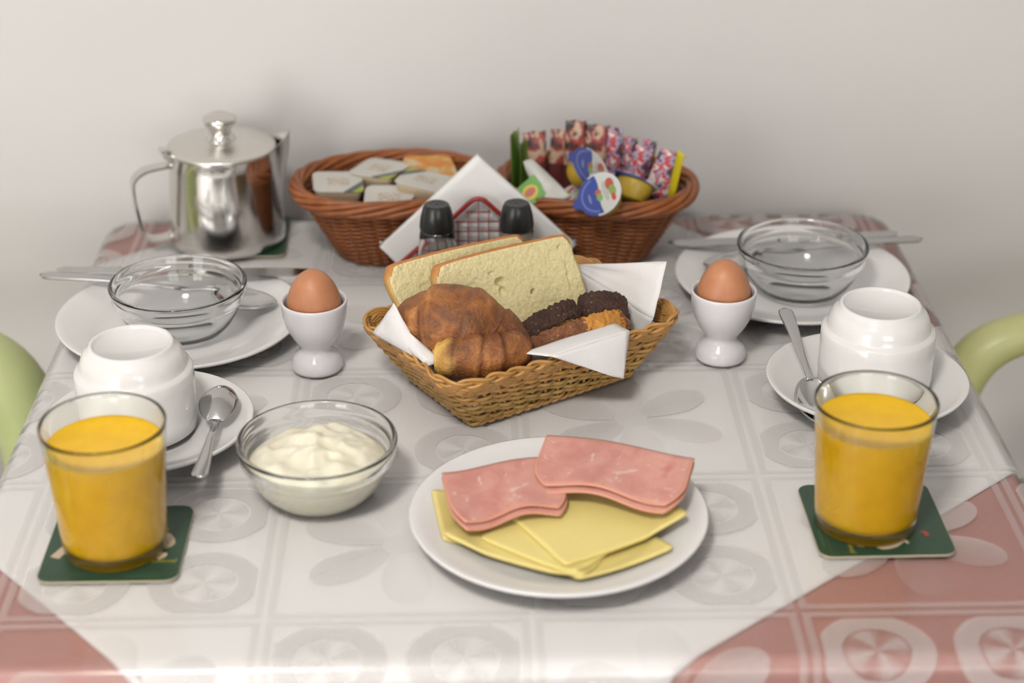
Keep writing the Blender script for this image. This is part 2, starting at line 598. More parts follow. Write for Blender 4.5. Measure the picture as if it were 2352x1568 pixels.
def opening(name, x0, x1, z0, z1, bars):
    o = bpy.data.objects.new(name, None); COL.objects.link(o); o.location = ((x0 + x1) / 2, -2.0, z0); tag(o, kind='structure')
    w, h = x1 - x0, z1 - z0
    b = bmesh.new()
    for c, s in (((0, 0, 0.03), (w, 0.05, 0.06)), ((0, 0, h - 0.03), (w, 0.05, 0.06)), ((-w / 2 + 0.03, 0, h / 2), (0.06, 0.05, h)), ((w / 2 - 0.03, 0, h / 2), (0.06, 0.05, h))):
        box_bm(*s, bm=b, c=c)
    bm_obj('window_frame', b, M['frame_white'], o)
    for k in range(bars):
        bm_obj('glazing_bar', box_bm(0.05, 0.05, h - 0.12, 0.004), M['frame_white'], o, loc=(-w / 2 + w * (k + 1) / (bars + 1), 0, h / 2))


opening('door_1', -3.02, -1.48, 0.0, 2.1, 1)
opening('window_1', 0.18, 1.52, 0.95, 2.15, 1)

# fill lamp out of view, added because the windows left the tabletop dark
cl = thing('added_fill_lamp', 'added fill lamp out of view on the ceiling', 'lamp', (-0.45, -0.10, 2.6))
V, F = lathe([(0, 0), (0.23, 0), (0.23, -0.03), (0.21, -0.03), (0, -0.03)], 48)
mesh_obj('fill_lamp_base', V, F, M['frame_white'], cl)
V, F = lathe([(0.215, -0.031), (0.205, -0.055), (0.16, -0.080), (0.08, -0.095), (0, -0.098)], 48)
q = NT('fill_lamp_glow'); q.set(Base_Color=(0.9, 0.9, 0.88), Roughness=0.4, Emission_Color=(1.0, 0.97, 0.92), Emission_Strength=FILL_STRENGTH)
mesh_obj('fill_lamp_emitter', V, F, q.m, cl)

# ------------------------------------------------------------------ table and cloths
TX0, TX1, TY0, TY1 = -0.341, 0.404, 0.934, 1.650
TCX, TCY, THX, THY = (TX0 + TX1) / 2, (TY0 + TY1) / 2, (TX1 - TX0) / 2, (TY1 - TY0) / 2
tb = thing('dining_table', 'square dining table under pink and white cloths', 'table', (TCX, TCY, 0))
o = bm_obj('table_top', box_bm(2 * THX - 0.012, 2 * THY - 0.012, 0.026, 0.004), M['wood'], tb, loc=(0, 0, T - 0.019))
bm_obj('apron', box_bm(2 * THX - 0.12, 2 * THY - 0.12, 0.07, 0.003), M['metal_leg'], tb, loc=(0, 0, T - 0.067))
for sx in (-1, 1):
    for sy in (-1, 1):
        bm_obj('leg', box_bm(0.045, 0.045, T - 0.102, 0.006), M['metal_leg'], tb, loc=(sx * (THX - 0.075), sy * (THY - 0.075), (T - 0.102) / 2))


def draped(name, z, drop, mat, grow, rc=0.030, wav=0.0006, seed=0, flare=0.001):
    """cloth over the whole table: flat top, rounded edge, hanging skirt"""
    re = 0.010
    base = resample(rrect(THX, THY, rc, 8), 240)
    n = len(base)
    nrm = []
    for i in range(n):
        t = (base[(i + 1) % n] - base[i - 1]).normalized()
        nrm.append(Vector((t.y, -t.x)))
    rings, flat = [], []                     # flat: how far out each ring lies when the cloth is spread out
    rings.append([(base[i].x * 0.9, base[i].y * 0.9, z) for i in range(n)]); flat.append(None)
    rings.append([(base[i].x - nrm[i].x * 0.006, base[i].y - nrm[i].y * 0.006, z) for i in range(n)]); flat.append(-0.006)
    for a in range(0, 91, 15):
        s, c = math.sin(math.radians(a)), math.cos(math.radians(a))
        flat.append(-0.006 + (re + grow) * math.radians(a))
        rings.append([(base[i].x + nrm[i].x * ((re + grow) * s - 0.006), base[i].y + nrm[i].y * ((re + grow) * s - 0.006), z - (re + grow) * (1 - c)) for i in range(n)])
    for k in range(1, 9):
        d = drop * k / 8
        flat.append(-0.006 + (re + grow) * PI / 2 + d)
        ring = []
        for i in range(n):
            w = wav * (k / 8) * (math.sin(i * 2 * PI / n * 26 + seed) + 0.6 * math.sin(i * 2 * PI / n * 41 + 2 * seed)) + flare * k / 8
            if base[i].y > THY - 0.05: w = min(w, 0.004)
            e = (re + grow) - 0.006 + w
            ring.append((base[i].x + nrm[i].x * e, base[i].y + nrm[i].y * e, z - re - d))
        rings.append(ring)
    V, F = loft(rings, True, False)
    V = [(x + TCX, y + TCY, zz) for x, y, zz in V]
    # object origin stays at the world origin so the print lies on table coordinates
    o = mesh_obj(name, V, F, mat, recalc=False)
    at = o.data.attributes.new('spread', 'FLOAT_VECTOR', 'POINT')
    for r_, e in enumerate(flat):
        for i in range(n):
            p = base[i] * 0.9 if e is None else base[i] + nrm[i] * e
            at.data[r_ * n + i].vector = (p.x + TCX, p.y + TCY, 0)
    if o.data.polygons[-1].normal.z < 0 or o.data.polygons[len(F) - 1].normal.z < 0:
        o.data.flip_normals()
    return o


pk = draped('pink_tablecloth', T - 0.0042, 0.16, M['pink'], 0.0)
tag(pk, 'pink tablecloth showing at the corners of the table', 'tablecloth')

# white square laid diagonally, its corners hanging over the sides
S = 0.78
ex = Vector((math.cos(math.radians(40)), math.sin(math.radians(40))))
ey = Vector((-ex.y, ex.x))
nF = Vector((0.643, -0.766)); nL = Vector((-0.766, -0.643))
# corner where front-right and front-left edges meet
det = nF.x * nL.y - nF.y * nL.x
cx0 = (-0.626 * nL.y - nF.y * -0.4267) / det
cy0 = (nF.x * -0.4267 - nL.x * -0.626) / det


def bend(d, over, re=0.0115):
    """how far past the edge and how far down a strip goes"""
    if over <= 0: return over, 0.0
    a = min(over / re, PI / 2)
    return re * math.sin(a), re * (1 - math.cos(a)) + max(0, over - re * PI / 2)


def linen(i, j):
    p = Vector((cx0, cy0)) + ex * (S * i) + ey * (S * j)
    wob = 0.002 * math.sin(9 * i + 4 * j) + 0.002 * math.sin(7 * j)
    edge = min(i, j, 1 - i, 1 - j)
    if edge < 0.01: p += Vector((wob, wob))
    hx, hy = THX - 0.006, THY - 0.006
    ax, dx = bend(0, abs(p.x - TCX) - hx)
    ay, dy = bend(0, abs(p.y - TCY) - hy)
    x = TCX + math.copysign(hx + ax, p.x - TCX)
    y = TCY + math.copysign(hy + ay, p.y - TCY)
    d = max(dx, dy)
    if d > 0.012:
        if dx >= dy: x += math.copysign(0.0028 + 0.05 * min(d, 0.1), p.x - TCX)
        else: y += math.copysign(0.0028 + (0.05 * min(d, 0.1) if p.y < TCY else 0), p.y - TCY)
    return (x, y, T - 0.0026 - d)


V, F = grid(linen, 151, 151)
wl = mesh_obj('white_overlay_cloth', V, F, M['linen'])
tag(wl, 'white square cloth laid diagonally over the pink one', 'tablecloth')
solid(wl, 0.0010, -1)
vn = draped('vinyl_table_cover', T - 0.0006, 0.165, M['vinyl'], 0.0042, wav=0.0012, flare=0.012)
tag(vn, 'clear vinyl cover printed with pale flowers and rings', 'table cover')

# ------------------------------------------------------------------ chairs


def armchair(label, mat, loc, rz, square=False):
    c = thing('plastic_armchair', label, 'chair', loc, rz, 'green plastic armchairs')
    # local frame: faces +X, seat width along Y
    def seat(u, v):
        x = -0.22 + 0.44 * u; y = (v - 0.5) * 0.44
        return (x, y, 0.44 - 0.02 * math.sin(PI * u) * math.sin(PI * v) + (0.012 if u > .9 else 0) * -1)
    V, F = grid(seat, 14, 14); solid(mesh_obj('seat', V, F, mat, c), 0.02)
    def back(u, v):
        y = (u - 0.5) * (0.46 - 0.10 * v * v)
        return (-0.22 - 0.10 * v - 0.06 * (1 - (2 * u - 1) ** 2), y, 0.43 + 0.40 * v - 0.05 * v * (2 * u - 1) ** 4)
    V, F = grid(back, 18, 14); solid(mesh_obj('backrest', V, F, mat, c), 0.022)
    for s in (-1, 1):
        pts = spline([(-0.30, s * 0.20, 0.72), (-0.12, s * 0.255, 0.708), (0.06, s * 0.262, 0.702), (0.15, s * 0.262, 0.694), (0.205, s * 0.262, 0.668), (0.230, s * 0.260, 0.600), (0.225, s * 0.252, 0.51), (0.205, s * 0.235, 0.42)], 40)
        if square:
            pts = spline([(-0.30, s * 0.20, 0.72), (-0.12, s * 0.255, 0.712), (0.06, s * 0.262, 0.706), (0.15, s * 0.262, 0.704), (0.205, s * 0.262, 0.694), (0.236, s * 0.262, 0.655), (0.245, s * 0.262, 0.58), (0.240, s * 0.255, 0.50), (0.215, s * 0.235, 0.42)], 40)
        rad = [(0.023 if square else 0.018) + (0.012 if square else 0.008) * max(0, math.sin(PI * (i / 39 - 0.35) / 0.65)) for i in range(40)]
        V, F = tube(pts, rad, 16, flat=0.85, up=Vector((0, 1, 0)))
        mesh_obj('armrest', V, F, mat, c)
    for sx, x in ((1, 0.19), (-1, -0.20)):
        for s in (-1, 1):
            V, F = tube([(x, s * 0.20, 0.44), (x + 0.02 * sx, s * 0.215, 0.2), (x + 0.04 * sx, s * 0.23, 0.0)], [0.026, 0.022, 0.018], 12)
            mesh_obj('leg', V, F, mat, c)
    return c


armchair('pale green plastic armchair at the left side of the table', M['chair_l'], (-0.645, 1.210, 0), 0.0, True)
armchair('lime green plastic armchair at the right side of the table', M['chair_r'], (0.678, 1.236, 0), PI)

# ------------------------------------------------------------------ plates, saucers, cups


def plate(name, R, label, loc, mat):
    prof = [(0, 0.0045), (R * 0.55, 0.0045), (R * 0.64, 0.0055), (R * 0.70, 0.0085), (R * 0.80, 0.0120), (R * 0.92, 0.0160), (R * 0.985, 0.0185), (R, 0.0182),
            (R * 0.99, 0.0160), (R * 0.90, 0.0118), (R * 0.78, 0.0075), (R * 0.66, 0.0020), (R * 0.58, 0.0), (R * 0.52, 0.0), (R * 0.50, 0.0016), (0, 0.0016)]
    V, F = lathe(list(reversed(prof)), 96)
    o = mesh_obj(name, V, F, mat, loc=loc)
    return tag(o, label, 'plate', 'white plates')


plate('serving_plate', 0.1035, 'white plate holding ham and cheese slices', (0.0612, 1.0776, T), M['plate'])
PL = (-0.2430, 1.4000, T)
PR = (0.2875, 1.4690, T)
plate('dinner_plate', 0.1035, 'white plate under the left empty glass bowl', PL, M['plate'])
plate('dinner_plate', 0.1035, 'white plate under the right empty glass bowl', PR, M['plate'])


def saucer(label, loc):
    R = 0.0785
    prof = [(0, 0.006), (0.026, 0.006), (0.030, 0.0065), (0.034, 0.0085), (0.046, 0.0105), (0.060, 0.0150), (0.072, 0.0210), (0.0775, 0.0245), (R, 0.0240),
            (0.0770, 0.0210), (0.064, 0.0125), (0.048, 0.0060), (0.038, 0.0020), (0.034, 0.0), (0.029, 0.0), (0.027, 0.002), (0, 0.0025)]
    V, F = lathe(list(reversed(prof)), 96)
    return tag(mesh_obj('saucer', V, F, M['porcelain'], loc=loc), label, 'saucer', 'white saucers')


SL = (-0.2405, 1.2080, T)
SR = (0.3120, 1.2600, T)
saucer('white saucer under the left upturned cup', SL)
saucer('white saucer under the right upturned cup', SR)


def cup(label, loc):
    c = thing('coffee_cup', label, 'cup', loc, 0, 'upturned white cups')
    out = [(0.0425, 0.0), (0.0440, 0.0012), (0.0445, 0.012), (0.0445, 0.040), (0.0442, 0.0475), (0.0432, 0.0495), (0.0405, 0.0503), (0.0398, 0.0515),
           (0.0393, 0.0555), (0.0375, 0.0610), (0.0350, 0.0648), (0.0325, 0.0668), (0.0316, 0.0685), (0.0308, 0.0700), (0.0290, 0.0703), (0.0280, 0.0690), (0.0272, 0.0672), (0, 0.0664)]
    inn = [(0, 0.0610), (0.026, 0.0605), (0.034, 0.0570), (0.0375, 0.049), (0.0405, 0.040), (0.0410, 0.002)]
    V, F = lathe(inn + out, 80)
    mesh_obj('cup_body', V, F, M['porcelain'], c)
    return c


cup('upturned white cup behind the left glass of juice', (SL[0] - 0.0098, SL[1] + 0.0125, T + 0.0106))
cup('upturned white cup behind the right glass of juice', (SR[0] + 0.0085, SR[1] + 0.0125, T + 0.0106))

# ------------------------------------------------------------------ glass bowls


def bowl_profile():
    out = [(0.0285, 0.0), (0.0320, 0.0008), (0.0370, 0.0045), (0.0440, 0.0125), (0.0490, 0.0215), (0.0515, 0.0290), (0.0530, 0.0318), (0.0552, 0.0330), (0.0556, 0.0345),
           (0.0556, 0.0365), (0.0552, 0.0385), (0.0558, 0.0420), (0.0570, 0.0440), (0.0573, 0.0455), (0.0566, 0.0470), (0.0552, 0.0473)]
    inn = [(0.0538, 0.0463), (0.0530, 0.0435), (0.0518, 0.0380), (0.0500, 0.0310), (0.0465, 0.0215), (0.0410, 0.0130), (0.0350, 0.0070), (0.0280, 0.0042), (0, 0.0036)]
    return [(0, 0.0012), (0.0255, 0.0012)] + out + inn


def glass_bowl(label, loc):
    V, F = lathe(bowl_profile(), 112)
    o = mesh_obj('glass_bowl', V, F, M['glass'], loc=loc)
    return tag(o, label, 'bowl', 'small clear glass bowls')


glass_bowl('empty clear glass bowl on the left plate', (-0.2412, 1.3905, T + 0.0050))
glass_bowl('empty clear glass bowl on the right plate', (0.2931, 1.4570, T + 0.0050))
CB = (-0.1082, 1.1330, T)
glass_bowl('clear glass bowl filled with whipped butter', CB)

# butter: follows the inside of the bowl below, lumpy on top
random.seed(4)
prof = [(0, 0.0034), (0.0281, 0.0040), (0.0351, 0.0068), (0.0411, 0.0128), (0.0466, 0.0213), (0.0493, 0.0285)]
seg = 72
V, F = lathe(prof, seg)
base_n = len(V)
lumps = [(-0.016, 0.014, 0.016, 0.013), (0.004, 0.022, 0.012, 0.012), (-0.026, 0.0, 0.012, 0.009), (0.03, 0.006, 0.013, 0.010), (0.0, -0.008, 0.020, 0.010), (0.016, -0.020, 0.010, 0.008), (-0.012, -0.022, 0.012, 0.004), (0.022, 0.020, 0.009, 0.006)]


def btop(x, y):
    q_ = max(0.0, 1 - (math.hypot(x, y) / 0.047) ** 2)
    h = 0.0285 + 0.0105 * q_ ** 0.6
    h += 0.0085 * q_ ** 0.3 * noise.noise(Vector((x * 42 + 2.3, y * 58, 3)))
    h += 0.0075 * q_ ** 0.3 * (0.5 - abs(noise.noise(Vector((x * 55 + 5, y * 70, 1)))))
    h += 0.0020 * noise.noise(Vector((x * 150, y * 150, 8)))
    r = math.hypot(x, y)
    return h if r < 0.046 else h + (0.0285 - h) * min(1, (r - 0.046) / 0.003)


last = list(range(base_n - seg, base_n))
prev = last
for k in range(1, 22):
    r = 0.0493 * (1 - k / 22)
    ring = []
    for i in range(seg):
        a = 2 * PI * i / seg
        ring.append(len(V)); V.append((r * math.cos(a), r * math.sin(a), btop(r * math.cos(a), r * math.sin(a))))
    for i in range(seg):
        F.append((prev[i], prev[(i + 1) % seg], ring[(i + 1) % seg], ring[i]))
    prev = ring
V.append((0, 0, btop(0, 0)))
for i in range(seg): F.append((prev[i], prev[(i + 1) % seg], len(V) - 1))
o = mesh_obj('whipped_butter', V, F, M['butter'], loc=CB)
tag(o, 'pale whipped butter heaped in the front glass bowl', 'butter')

# ------------------------------------------------------------------ coasters and juice


def text_mesh(body, size, mat, parent, loc, rz=0.0, name='lettering', extrude=0.0, shear=0.0):
    cu = bpy.data.curves.new('txt', 'FONT')
    cu.body, cu.size, cu.extrude, cu.shear = body, size, extrude, shear
    cu.align_x = 'CENTER'; cu.align_y = 'CENTER'
    cu.resolution_u = 2
    to = bpy.data.objects.new('txt', cu)
    COL.objects.link(to)
    dg = bpy.context.evaluated_depsgraph_get()
    me = bpy.data.meshes.new_from_object(to.evaluated_get(dg))
    bpy.data.objects.remove(to)
    me.materials.clear(); me.materials.append(mat)
    o = bpy.data.objects.new(name, me)
    o.location = loc; o.rotation_euler = (0, 0, rz)
    return link(o, parent)


def ribbon(pts, widths, z, mat, parent, name):
    P = spline([(*p, w) for p, w in zip(pts, widths)], 30)
    V, F = [], []
    for i, (x, y, w) in enumerate(P):
        a, b = P[max(i - 1, 0)], P[min(i + 1, 29)]
        t = Vector((b[0] - a[0], b[1] - a[1])).normalized()
        V += [(x - t.y * w, y + t.x * w, z), (x + t.y * w, y - t.x * w, z)]
        if i: F.append((2 * i - 2, 2 * i - 1, 2 * i + 1, 2 * i))
    return mesh_obj(name, V, F, mat, parent, smooth=False)


def coaster(label, loc, rz, printed=True):
    c = thing('beer_coaster', label, 'coaster', loc, rz, 'green card coasters')
    o1 = rrect(0.0473, 0.0473, 0.009, 6)
    V, F = prism(o1, 0, 0.0013)
    mesh_obj('card', V, F, M['card_edge'], c, smooth=False)
    V, F = loft([[(x * 0.995, y * 0.995, 0.00131) for x, y in o1], [(x * 0.992, y * 0.992, 0.0016) for x, y in o1]], False, True)
    mesh_obj('printed_face', V, F, M['coaster'], c, smooth=False)
    z = 0.00175
    if printed:
        bm_obj('border_line', box_bm(0.094, 0.0006, 0.0001), M['coaster_line'], c, loc=(0, -0.0385, z))
        text_mesh('Medieval', 0.0062, M['yellow_print'], c, (0.0325, -0.0240, z), shear=0.2)
        bm_obj('small_print', box_bm(0.0075, 0.0020, 0.0001), M['yellow_print'], c, loc=(0.0285, -0.0185, z))
        bm_obj('small_print', box_bm(0.021, 0.0022, 0.0001), M['coaster_line'], c, loc=(0.024, -0.0422, z))
        ribbon([(-0.0395, -0.0185), (-0.0355, -0.009), (-0.030, 0.004), (-0.026, 0.012)], [0.0036, 0.0032, 0.0030, 0.0022], z, M['cream_print'], c, 'cream_lettering')
        ribbon([(0.0300, -0.010), (0.0340, -0.0065), (0.0372, -0.002), (0.0352, 0.006), (0.0310, 0.0115), (0.0295, 0.0145), (0.0330, 0.0160)], [0.0012, 0.0022, 0.0026, 0.0022, 0.0016, 0.0015, 0.0010], z, M['cream_print'], c, 'cream_lettering')
        ribbon([(0.0300, -0.0205), (0.0335, -0.0175), (0.0340, -0.0140)], [0.0022, 0.0026, 0.0022], z, M['cream_print'], c, 'cream_lettering')
        ribbon([(0.0180, 0.0285), (0.0200, 0.0310), (0.0240, 0.0315)], [0.0012, 0.0018, 0.0012], z, M['red_print'], c, 'red_star')
    return c


KL = (-0.2430, 1.0705, T + 0.0002)
KR = (0.2846, 1.0872, T + 0.0002)
coaster('green printed card coaster under the left glass of juice', KL, 0.0)
coaster('green printed card coaster under the right glass of juice', KR, -PI / 2 + 0.01)
coaster('green card coaster under the steel coffee pot', (-0.2165, 1.6010, T + 0.0002), 0.02, False)


def juice_glass(label, loc):
    g_ = thing('juice_glass', label, 'glass', loc, 0, 'glasses of orange juice')
    out = [(0.0325, 0.0), (0.0345, 0.0010), (0.0352, 0.0035), (0.0358, 0.012), (0.0372, 0.035), (0.0396, 0.070), (0.0418, 0.0950), (0.0421, 0.0968), (0.0416, 0.0978)]
    inn = [(0.0406, 0.0970), (0.0400, 0.0930), (0.0380, 0.070), (0.0356, 0.035), (0.0343, 0.014), (0.0330, 0.0100), (0.0290, 0.0085), (0, 0.0085)]
    V, F = lathe([(0, 0.0010), (0.030, 0.0010)] + out + inn, 96)
    mesh_obj('tumbler', V, F, M['glass_juice'], g_)
    e = 0.00015
    jp = [(0, 0.0083), (0.0291, 0.0083), (0.0331 + e, 0.0098), (0.0344 + e, 0.014), (0.0356 + e, 0.035), (0.0380 + e, 0.070), (0.0389 + e, 0.0805), (0.0388 + e, 0.0812), (0.0378, 0.0806), (0, 0.0806)]
    V, F = lathe(jp, 96)
    mesh_obj('orange_juice', V, F, M['juice'], g_)
    return g_


juice_glass('glass of orange juice on the left front coaster', (-0.2430, 1.0655, T + 0.0020))
juice_glass('glass of orange juice on the right front coaster', (0.2765, 1.0835, T + 0.0020))

# ------------------------------------------------------------------ eggs


def egg_cup(label, loc):
    prof = [(0, 0.004), (0.014, 0.004), (0.0185, 0.0), (0.0205, 0.0006), (0.0212, 0.003), (0.0208, 0.0075), (0.0185, 0.0120), (0.0140, 0.0160), (0.0128, 0.0190), (0.0140, 0.0220), (0.0190, 0.0290), (0.0235, 0.0385), (0.0258, 0.0480), (0.0266, 0.0570),
            (0.0268, 0.0600), (0.0262, 0.0612), (0.0250, 0.0608), (0.0242, 0.0580), (0.0232, 0.0480), (0.0200, 0.0380), (0.0150, 0.0310), (0, 0.0280)]
    V, F = lathe(prof, 72)
    return tag(mesh_obj('egg_cup', V, F, M['eggcup'], loc=loc), label, 'egg cup', 'white egg cups')


def egg(label, loc):
    prof = []
    n = 28
    for i in range(n + 1):
        t = PI * i / n
        z = -math.cos(t)
        r = math.sin(t) * (1 - 0.11 * z - 0.02 * z * z)
        prof.append((0 if i in (0, n) else 0.0219 * r, 0.0292 * z))
    V, F = lathe(prof, 56)
    return tag(mesh_obj('brown_egg', V, F, M['egg'], loc=loc), label, 'egg', 'brown boiled eggs')


EL, ER = (-0.1236, 1.3330), (0.2086, 1.3430)
egg_cup('white egg cup left of the bread basket', (*EL, T))
egg_cup('white egg cup right of the bread basket', (*ER, T))
egg('brown egg in the left egg cup', (*EL, T + 0.0580))
egg('brown egg in the right egg cup', (*ER, T + 0.0580))

# ------------------------------------------------------------------ cutlery


def frame_to(o, a, b, roll=0.0):
    """place a thing whose length runs along local +X from a towards b"""
    a, b = Vector(a), Vector(b)
    x = (b - a).normalized()
    y = Vector((0, 0, 1)).cross(x).normalized()
    z = x.cross(y)
    R = Matrix((x, y, z)).transposed()
    R = R @ Matrix.Rotation(roll, 3, 'X')
    o.rotation_euler = R.to_euler()
    o.location = a


def spoon(name, label, L, bl, bw, hw, a, b, roll=0.0, group=None):
    """handle end at the origin, bowl tip at x = L"""
    s = thing(name, label, 'spoon', group=group)
    xb = L - bl
    def hz(x): return 0.004 * math.sin(PI * min(1, x / xb)) + 0.006 * math.exp(-((x - xb) / 0.018) ** 2)
    def h(u, v):
        x = xb * 1.03 * u
        w = hw * (0.55 + 0.45 * math.cos(PI * min(1, u * 1.15))) * 0.5 + 0.0021
        if u < 0.06: w *= math.sqrt(max(0.02, 1 - (1 - u / 0.06) ** 2))
        return (x, (2 * v - 1) * w, hz(x) + 0.0006 * (1 - (2 * v - 1) ** 2))
    V, F = grid(h, 40, 7)
    solid(mesh_obj('handle', V, F, M['cutlery'], s), 0.0018)
    def bo(u, v):
        x = xb + bl * u
        w = 0.5 * bw * max(0.0, math.sin(PI * min(1, max(0.0, u * 0.97 + 0.03)) ** 0.85)) ** 0.55
        w = max(w, 0.0022 if u < 0.5 else 0.0004)
        t = 2 * v - 1
        dep = 0.0075 * math.sin(PI * min(1, u * 1.02 + 0.0)) ** 0.8 if 0 < u < 0.98 else 0
        return (x, t * w, hz(x) * (1 - u) ** 2 - dep * (1 - t * t))
    V, F = grid(bo, 30, 15)
    solid(mesh_obj('bowl', V, F, M['cutlery'], s), 0.0014)
    frame_to(s, a, b, roll)
    return s


def knife(label, a, b, flip=1):
    k = thing('table_knife', label, 'knife', group='table knives')
    L = (Vector(b) - Vector(a)).length
    xh = L * 0.52
    def hf(u, v):
        x = xh * u
        w = 0.0078 - 0.0022 * u
        if u < 0.05: w *= math.sqrt(max(0.03, 1 - (1 - u / 0.05) ** 2))
        an = 2 * PI * v
        return (x, w * math.cos(an), 0.0030 * math.sin(an))
    V, F = grid(hf, 30, 17)
    mesh_obj('handle', V, F, M['cutlery'], k)
    out = [(xh - 0.004, -0.0055), (xh + 0.006, -0.0075), (L * 0.8, -0.0095), (L * 0.94, -0.0085), (L, 0.001), (L * 0.985, 0.0048), (L * 0.9, 0.0068), (xh + 0.01, 0.0062), (xh - 0.004, 0.0055)]
    out = [(x, y * flip) for x, y in out]
    if flip < 0: out.reverse()
    V, F = prism(out, -0.0007, 0.0007)
    bl = mesh_obj('blade', V, F, M['cutlery'], k, smooth=False)
    # fine serrations along the cutting edge
    tv, tf = [], []
    for i in range(34):
        x = L * (0.66 + 0.30 * i / 33)
        y0 = -0.0088 * flip
        n0 = len(tv)
        tv += [(x, y0, -0.0005), (x + 0.0017, y0, -0.0005), (x + 0.0008, y0 - 0.0012 * flip, 0), (x, y0, 0.0005), (x + 0.0017, y0, 0.0005)]
        tf += [(n0, n0 + 1, n0 + 2), (n0 + 3, n0 + 2, n0 + 4), (n0, n0 + 2, n0 + 3), (n0 + 1, n0 + 4, n0 + 2)]
    tag(mesh_obj('serration', tv, tf, M['cutlery'], bl, smooth=False), kind='stuff')
    frame_to(k, a, b)
    return k


ZR = T + 0.0225
knife('steel table knife lying behind the left glass bowl', (-0.3610, 1.4790, ZR), (-0.1360, 1.4720, ZR))
knife('steel table knife lying behind the right glass bowl', (0.3960, 1.5400, ZR), (0.1830, 1.5260, ZR - 0.0005), -1)
spoon('soup_spoon', 'steel dessert spoon on the left plate beneath its knife', 0.217, 0.056, 0.038, 0.0085, (-0.3740, 1.4690, ZR + 0.001), (-0.1600, 1.4170, ZR - 0.004), 0, 'dessert spoons')
spoon('soup_spoon', 'steel dessert spoon on the right plate beneath its knife', 0.209, 0.054, 0.037, 0.0085, (0.4165, 1.5270, ZR + 0.001), (0.2105, 1.4880, ZR - 0.004), 0, 'dessert spoons')
spoon('teaspoon', 'small teaspoon face down on the left saucer', 0.1330, 0.044, 0.0285, 0.0075, (-0.1905, 1.1120, T + 0.0285), (-0.1890, 1.2450, T + 0.0300), PI, 'teaspoons')
spoon('teaspoon', 'small teaspoon propped upright in the right saucer', 0.1330, 0.044, 0.0285, 0.0075, (0.2570, 1.3330, T + 0.0475), (0.2660, 1.2165, T + 0.0165), 0, 'teaspoons')

# ------------------------------------------------------------------ coffee pot
POT = (-0.2255, 1.5975, T + 0.0020)
pot = thing('coffee_pot', 'stainless steel coffee pot with hinged lid and knob', 'coffee pot', POT, math.radians(19))
# local frame: spout along +X, handle along -X
nseg = 96
prof = [(0.0505, 0.0), (0.0535, 0.0010), (0.0545, 0.0035), (0.0540, 0.010), (0.0530, 0.030), (0.0512, 0.055), (0.0492, 0.078), (0.0482, 0.0895), (0.0486, 0.0905)]
V, F = [], []
def pot_pt(r, z, a):
    x, y = r * math.cos(a), r * math.sin(a)
    # spout: the wall is drawn out towards +X in the upper half
    k = max(0.0, (z - 0.038) / 0.054)
    w = max(0.0, 1 - abs(math.atan2(y, x)) / 0.42)
    x += 0.0175 * k ** 0.8 * w ** 1.1
    return (x, y, z + 0.009 * w ** 1.5 * max(0, (z - 0.075) / 0.015))
for r, z in prof:
    for k in range(nseg): V.append(pot_pt(r, z, 2 * PI * k / nseg))
np_ = len(prof)
for i in range(np_ - 1):
    for k in range(nseg):
        k2 = (k + 1) % nseg
        F.append((i * nseg + k, i * nseg + k2, (i + 1) * nseg + k2, (i + 1) * nseg + k))
F.append(tuple(reversed(range(nseg))))
# inner wall
for r, z in ((0.0474, 0.0900), (0.0474, 0.070), (0.050, 0.020)):
    for k in range(nseg): V.append(pot_pt(r, z, 2 * PI * k / nseg))
for i in range(np_ - 1, np_ + 2):
    for k in range(nseg):
        k2 = (k + 1) % nseg
        F.append((i * nseg + k, i * nseg + k2, (i + 1) * nseg + k2, (i + 1) * nseg + k))
F.append(tuple((np_ + 2) * nseg + k for k in range(nseg)))
mesh_obj('pot_body', V, F, M['steel'], pot)
lid = [(0, 0.0905), (0.047, 0.0905), (0.0494, 0.0908), (0.0500, 0.0920), (0.0494, 0.0936), (0.044, 0.0950), (0.030, 0.0975), (0.015, 0.0992), (0, 0.0996)]
V, F = lathe(lid, 72)
lido = mesh_obj('lid', V, F, M['steel_lid'], pot)
kn = [(0, 0.0985), (0.0140, 0.0980), (0.0140, 0.0998), (0.0112, 0.1030), (0.0098, 0.1060), (0.0106, 0.1090), (0.0138, 0.1135), (0.0152, 0.1165), (0.0155, 0.1185), (0.0145, 0.1205), (0.011, 0.1222), (0, 0.1230)]
V, F = lathe(kn, 40)
mesh_obj('lid_knob', V, F, M['steel'], lido)
hp = spline([(-0.046, 0, 0.0800), (-0.060, 0, 0.0795), (-0.074, 0, 0.0770), (-0.0835, 0, 0.0690), (-0.0845, 0, 0.055), (-0.0825, 0, 0.035), (-0.0790, 0, 0.017), (-0.074, 0, 0.0110), (-0.0640, 0, 0.0090), (-0.0530, 0, 0.0105)], 44)
V, F = [], []
for i, p in enumerate(hp):
    a, b = Vector(hp[max(i - 1, 0)]), Vector(hp[min(i + 1, 43)])
    t = (b - a).normalized(); nr = Vector((t.z, 0, -t.x))
    for w, h in ((-0.0072, -0.0012), (0.0072, -0.0012), (0.0072, 0.0012), (-0.0072, 0.0012)):
        V.append(Vector(p) + Vector((0, w, 0)) + nr * h)
    if i:
        o0 = 4 * (i - 1)
        for k in range(4): F.append((o0 + k, o0 + (k + 1) % 4, o0 + 4 + (k + 1) % 4, o0 + 4 + k))
F += [(3, 2, 1, 0), (len(V) - 4, len(V) - 3, len(V) - 2, len(V) - 1)]
autosmooth(mesh_obj('handle', V, F, M['steel'], pot))
hb = bmesh.new()
box_bm(0.006, 0.016, 0.008, 0.001, bm=hb, c=(-0.0495, 0, 0.0885))
box_bm(0.010, 0.011, 0.003, 0.001, bm=hb, c=(-0.0530, 0, 0.0950))
